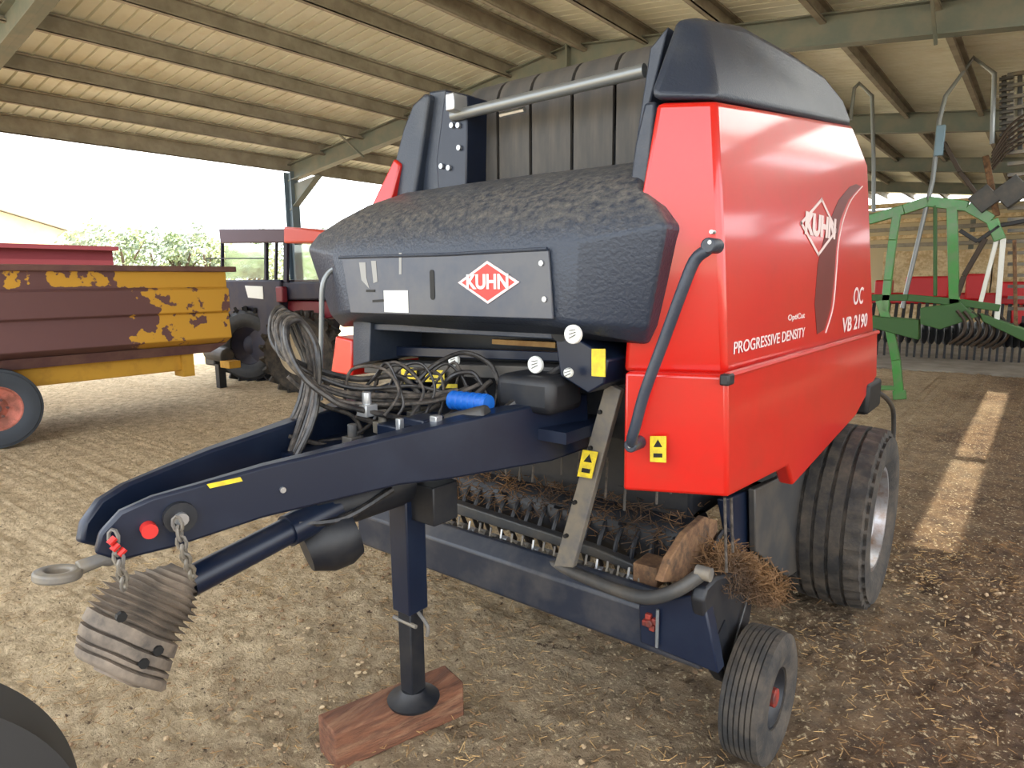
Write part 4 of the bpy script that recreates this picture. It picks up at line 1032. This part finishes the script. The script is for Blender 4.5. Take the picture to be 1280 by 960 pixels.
obj('coulter_discs',bm,'dark',D_)
# hay bales stacked behind
YH=21.
random.seed(5); hay0=None
rows=[]
for r_ in range(2):
    for i in range(4):
        x=-3.9+i*1.25+(.3 if r_ else 0)
        bm=B(); z0=.02+r_*1.2; boxb(bm,(x,YH+.1*r_,z0),(x+1.22,YH+2.2,z0+1.19)); bmesh.ops.subdivide_edges(bm,edges=bm.edges[:],cuts=6,use_grid_fill=True)
        for v in bm.verts: v.co+=Vector(noise.noise_vector(v.co*3))*.03
        o=obj('hay_bale',bm,'hay'); pos=['leftmost','second from left','third from left','rightmost'][i]
        tag(o,'tan square hay bale, %s of the %s row behind the red machine'%(pos,'upper' if r_ else 'lower'),'hay bale','stacked hay bales at the shed end')
# stacked horizontal timbers / planks above
Sg=thing('timber_rack',(-1.8,YH+2.6,0),'rack of long pale timber boards above the hay bales','rack')
for i in range(6):
    z=2.62+i*.24; bm=B(); boxb(bm,(-5.4,YH+2.4-.1*(i%2),z),(1.4,YH+2.6,z+.11)); obj('board',bm,'hay' if i%2 else 'purlin',Sg,bevel=.01)
for x in (-5.,-1.8,1.2):
    bm=B(); boxb(bm,(x-.06,YH+2.62,0),(x+.06,YH+2.75,3.9)); obj('post',bm,'steelgreen',Sg)
bm=B(); boxb(bm,(-7,29.6,0),(3.2,29.8,4.3)); struct('wall_back',bm,mat('far_wall',(196,184,156),.9))
bm=B(); boxb(bm,(3.22,6.,-.05),(3.32,30,3.25)); struct('wall_right_added',bm,mat('added_wall_render',(176,164,142),.9))  # unseen wall, added to darken the reflections on the baler's lower side

# ================================================================ LIGHT
w=bpy.data.worlds.new('w'); S.world=w; w.use_nodes=True; nt=w.node_tree
bg=nt.nodes['Background']
sk=nt.nodes.new('ShaderNodeTexSky'); 
try:
    sk.sky_type='NISHITA'; sk.sun_disc=False; sk.sun_elevation=math.radians(62); sk.sun_rotation=math.radians(100); sk.air_density=1.; sk.dust_density=5
except Exception as e: print(e)
mx=nt.nodes.new('ShaderNodeMix'); mx.data_type='RGBA'; mx.inputs[0].default_value=.35; mx.inputs[6].default_value=(.93,.97,1.0,1)
sc=nt.nodes.new('ShaderNodeVectorMath'); sc.operation='SCALE'; sc.inputs['Scale'].default_value=.12
nt.links.new(sk.outputs[0],sc.inputs[0]); nt.links.new(sc.outputs[0],mx.inputs[7]); nt.links.new(mx.outputs[2],bg.inputs[0]); bg.inputs[1].default_value=5.2
sd_=bpy.data.lights.new('sun','SUN'); sd_.energy=9; sd_.angle=math.radians(.6); sd_.color=(1,.93,.78)
so=bpy.data.objects.new('sun',sd_); COL.objects.link(so)
dirs=Vector((.46,.13,1.)).normalized(); so.rotation_euler=dirs.to_track_quat('Z','Y').to_euler(); so.location=(10,0,20)
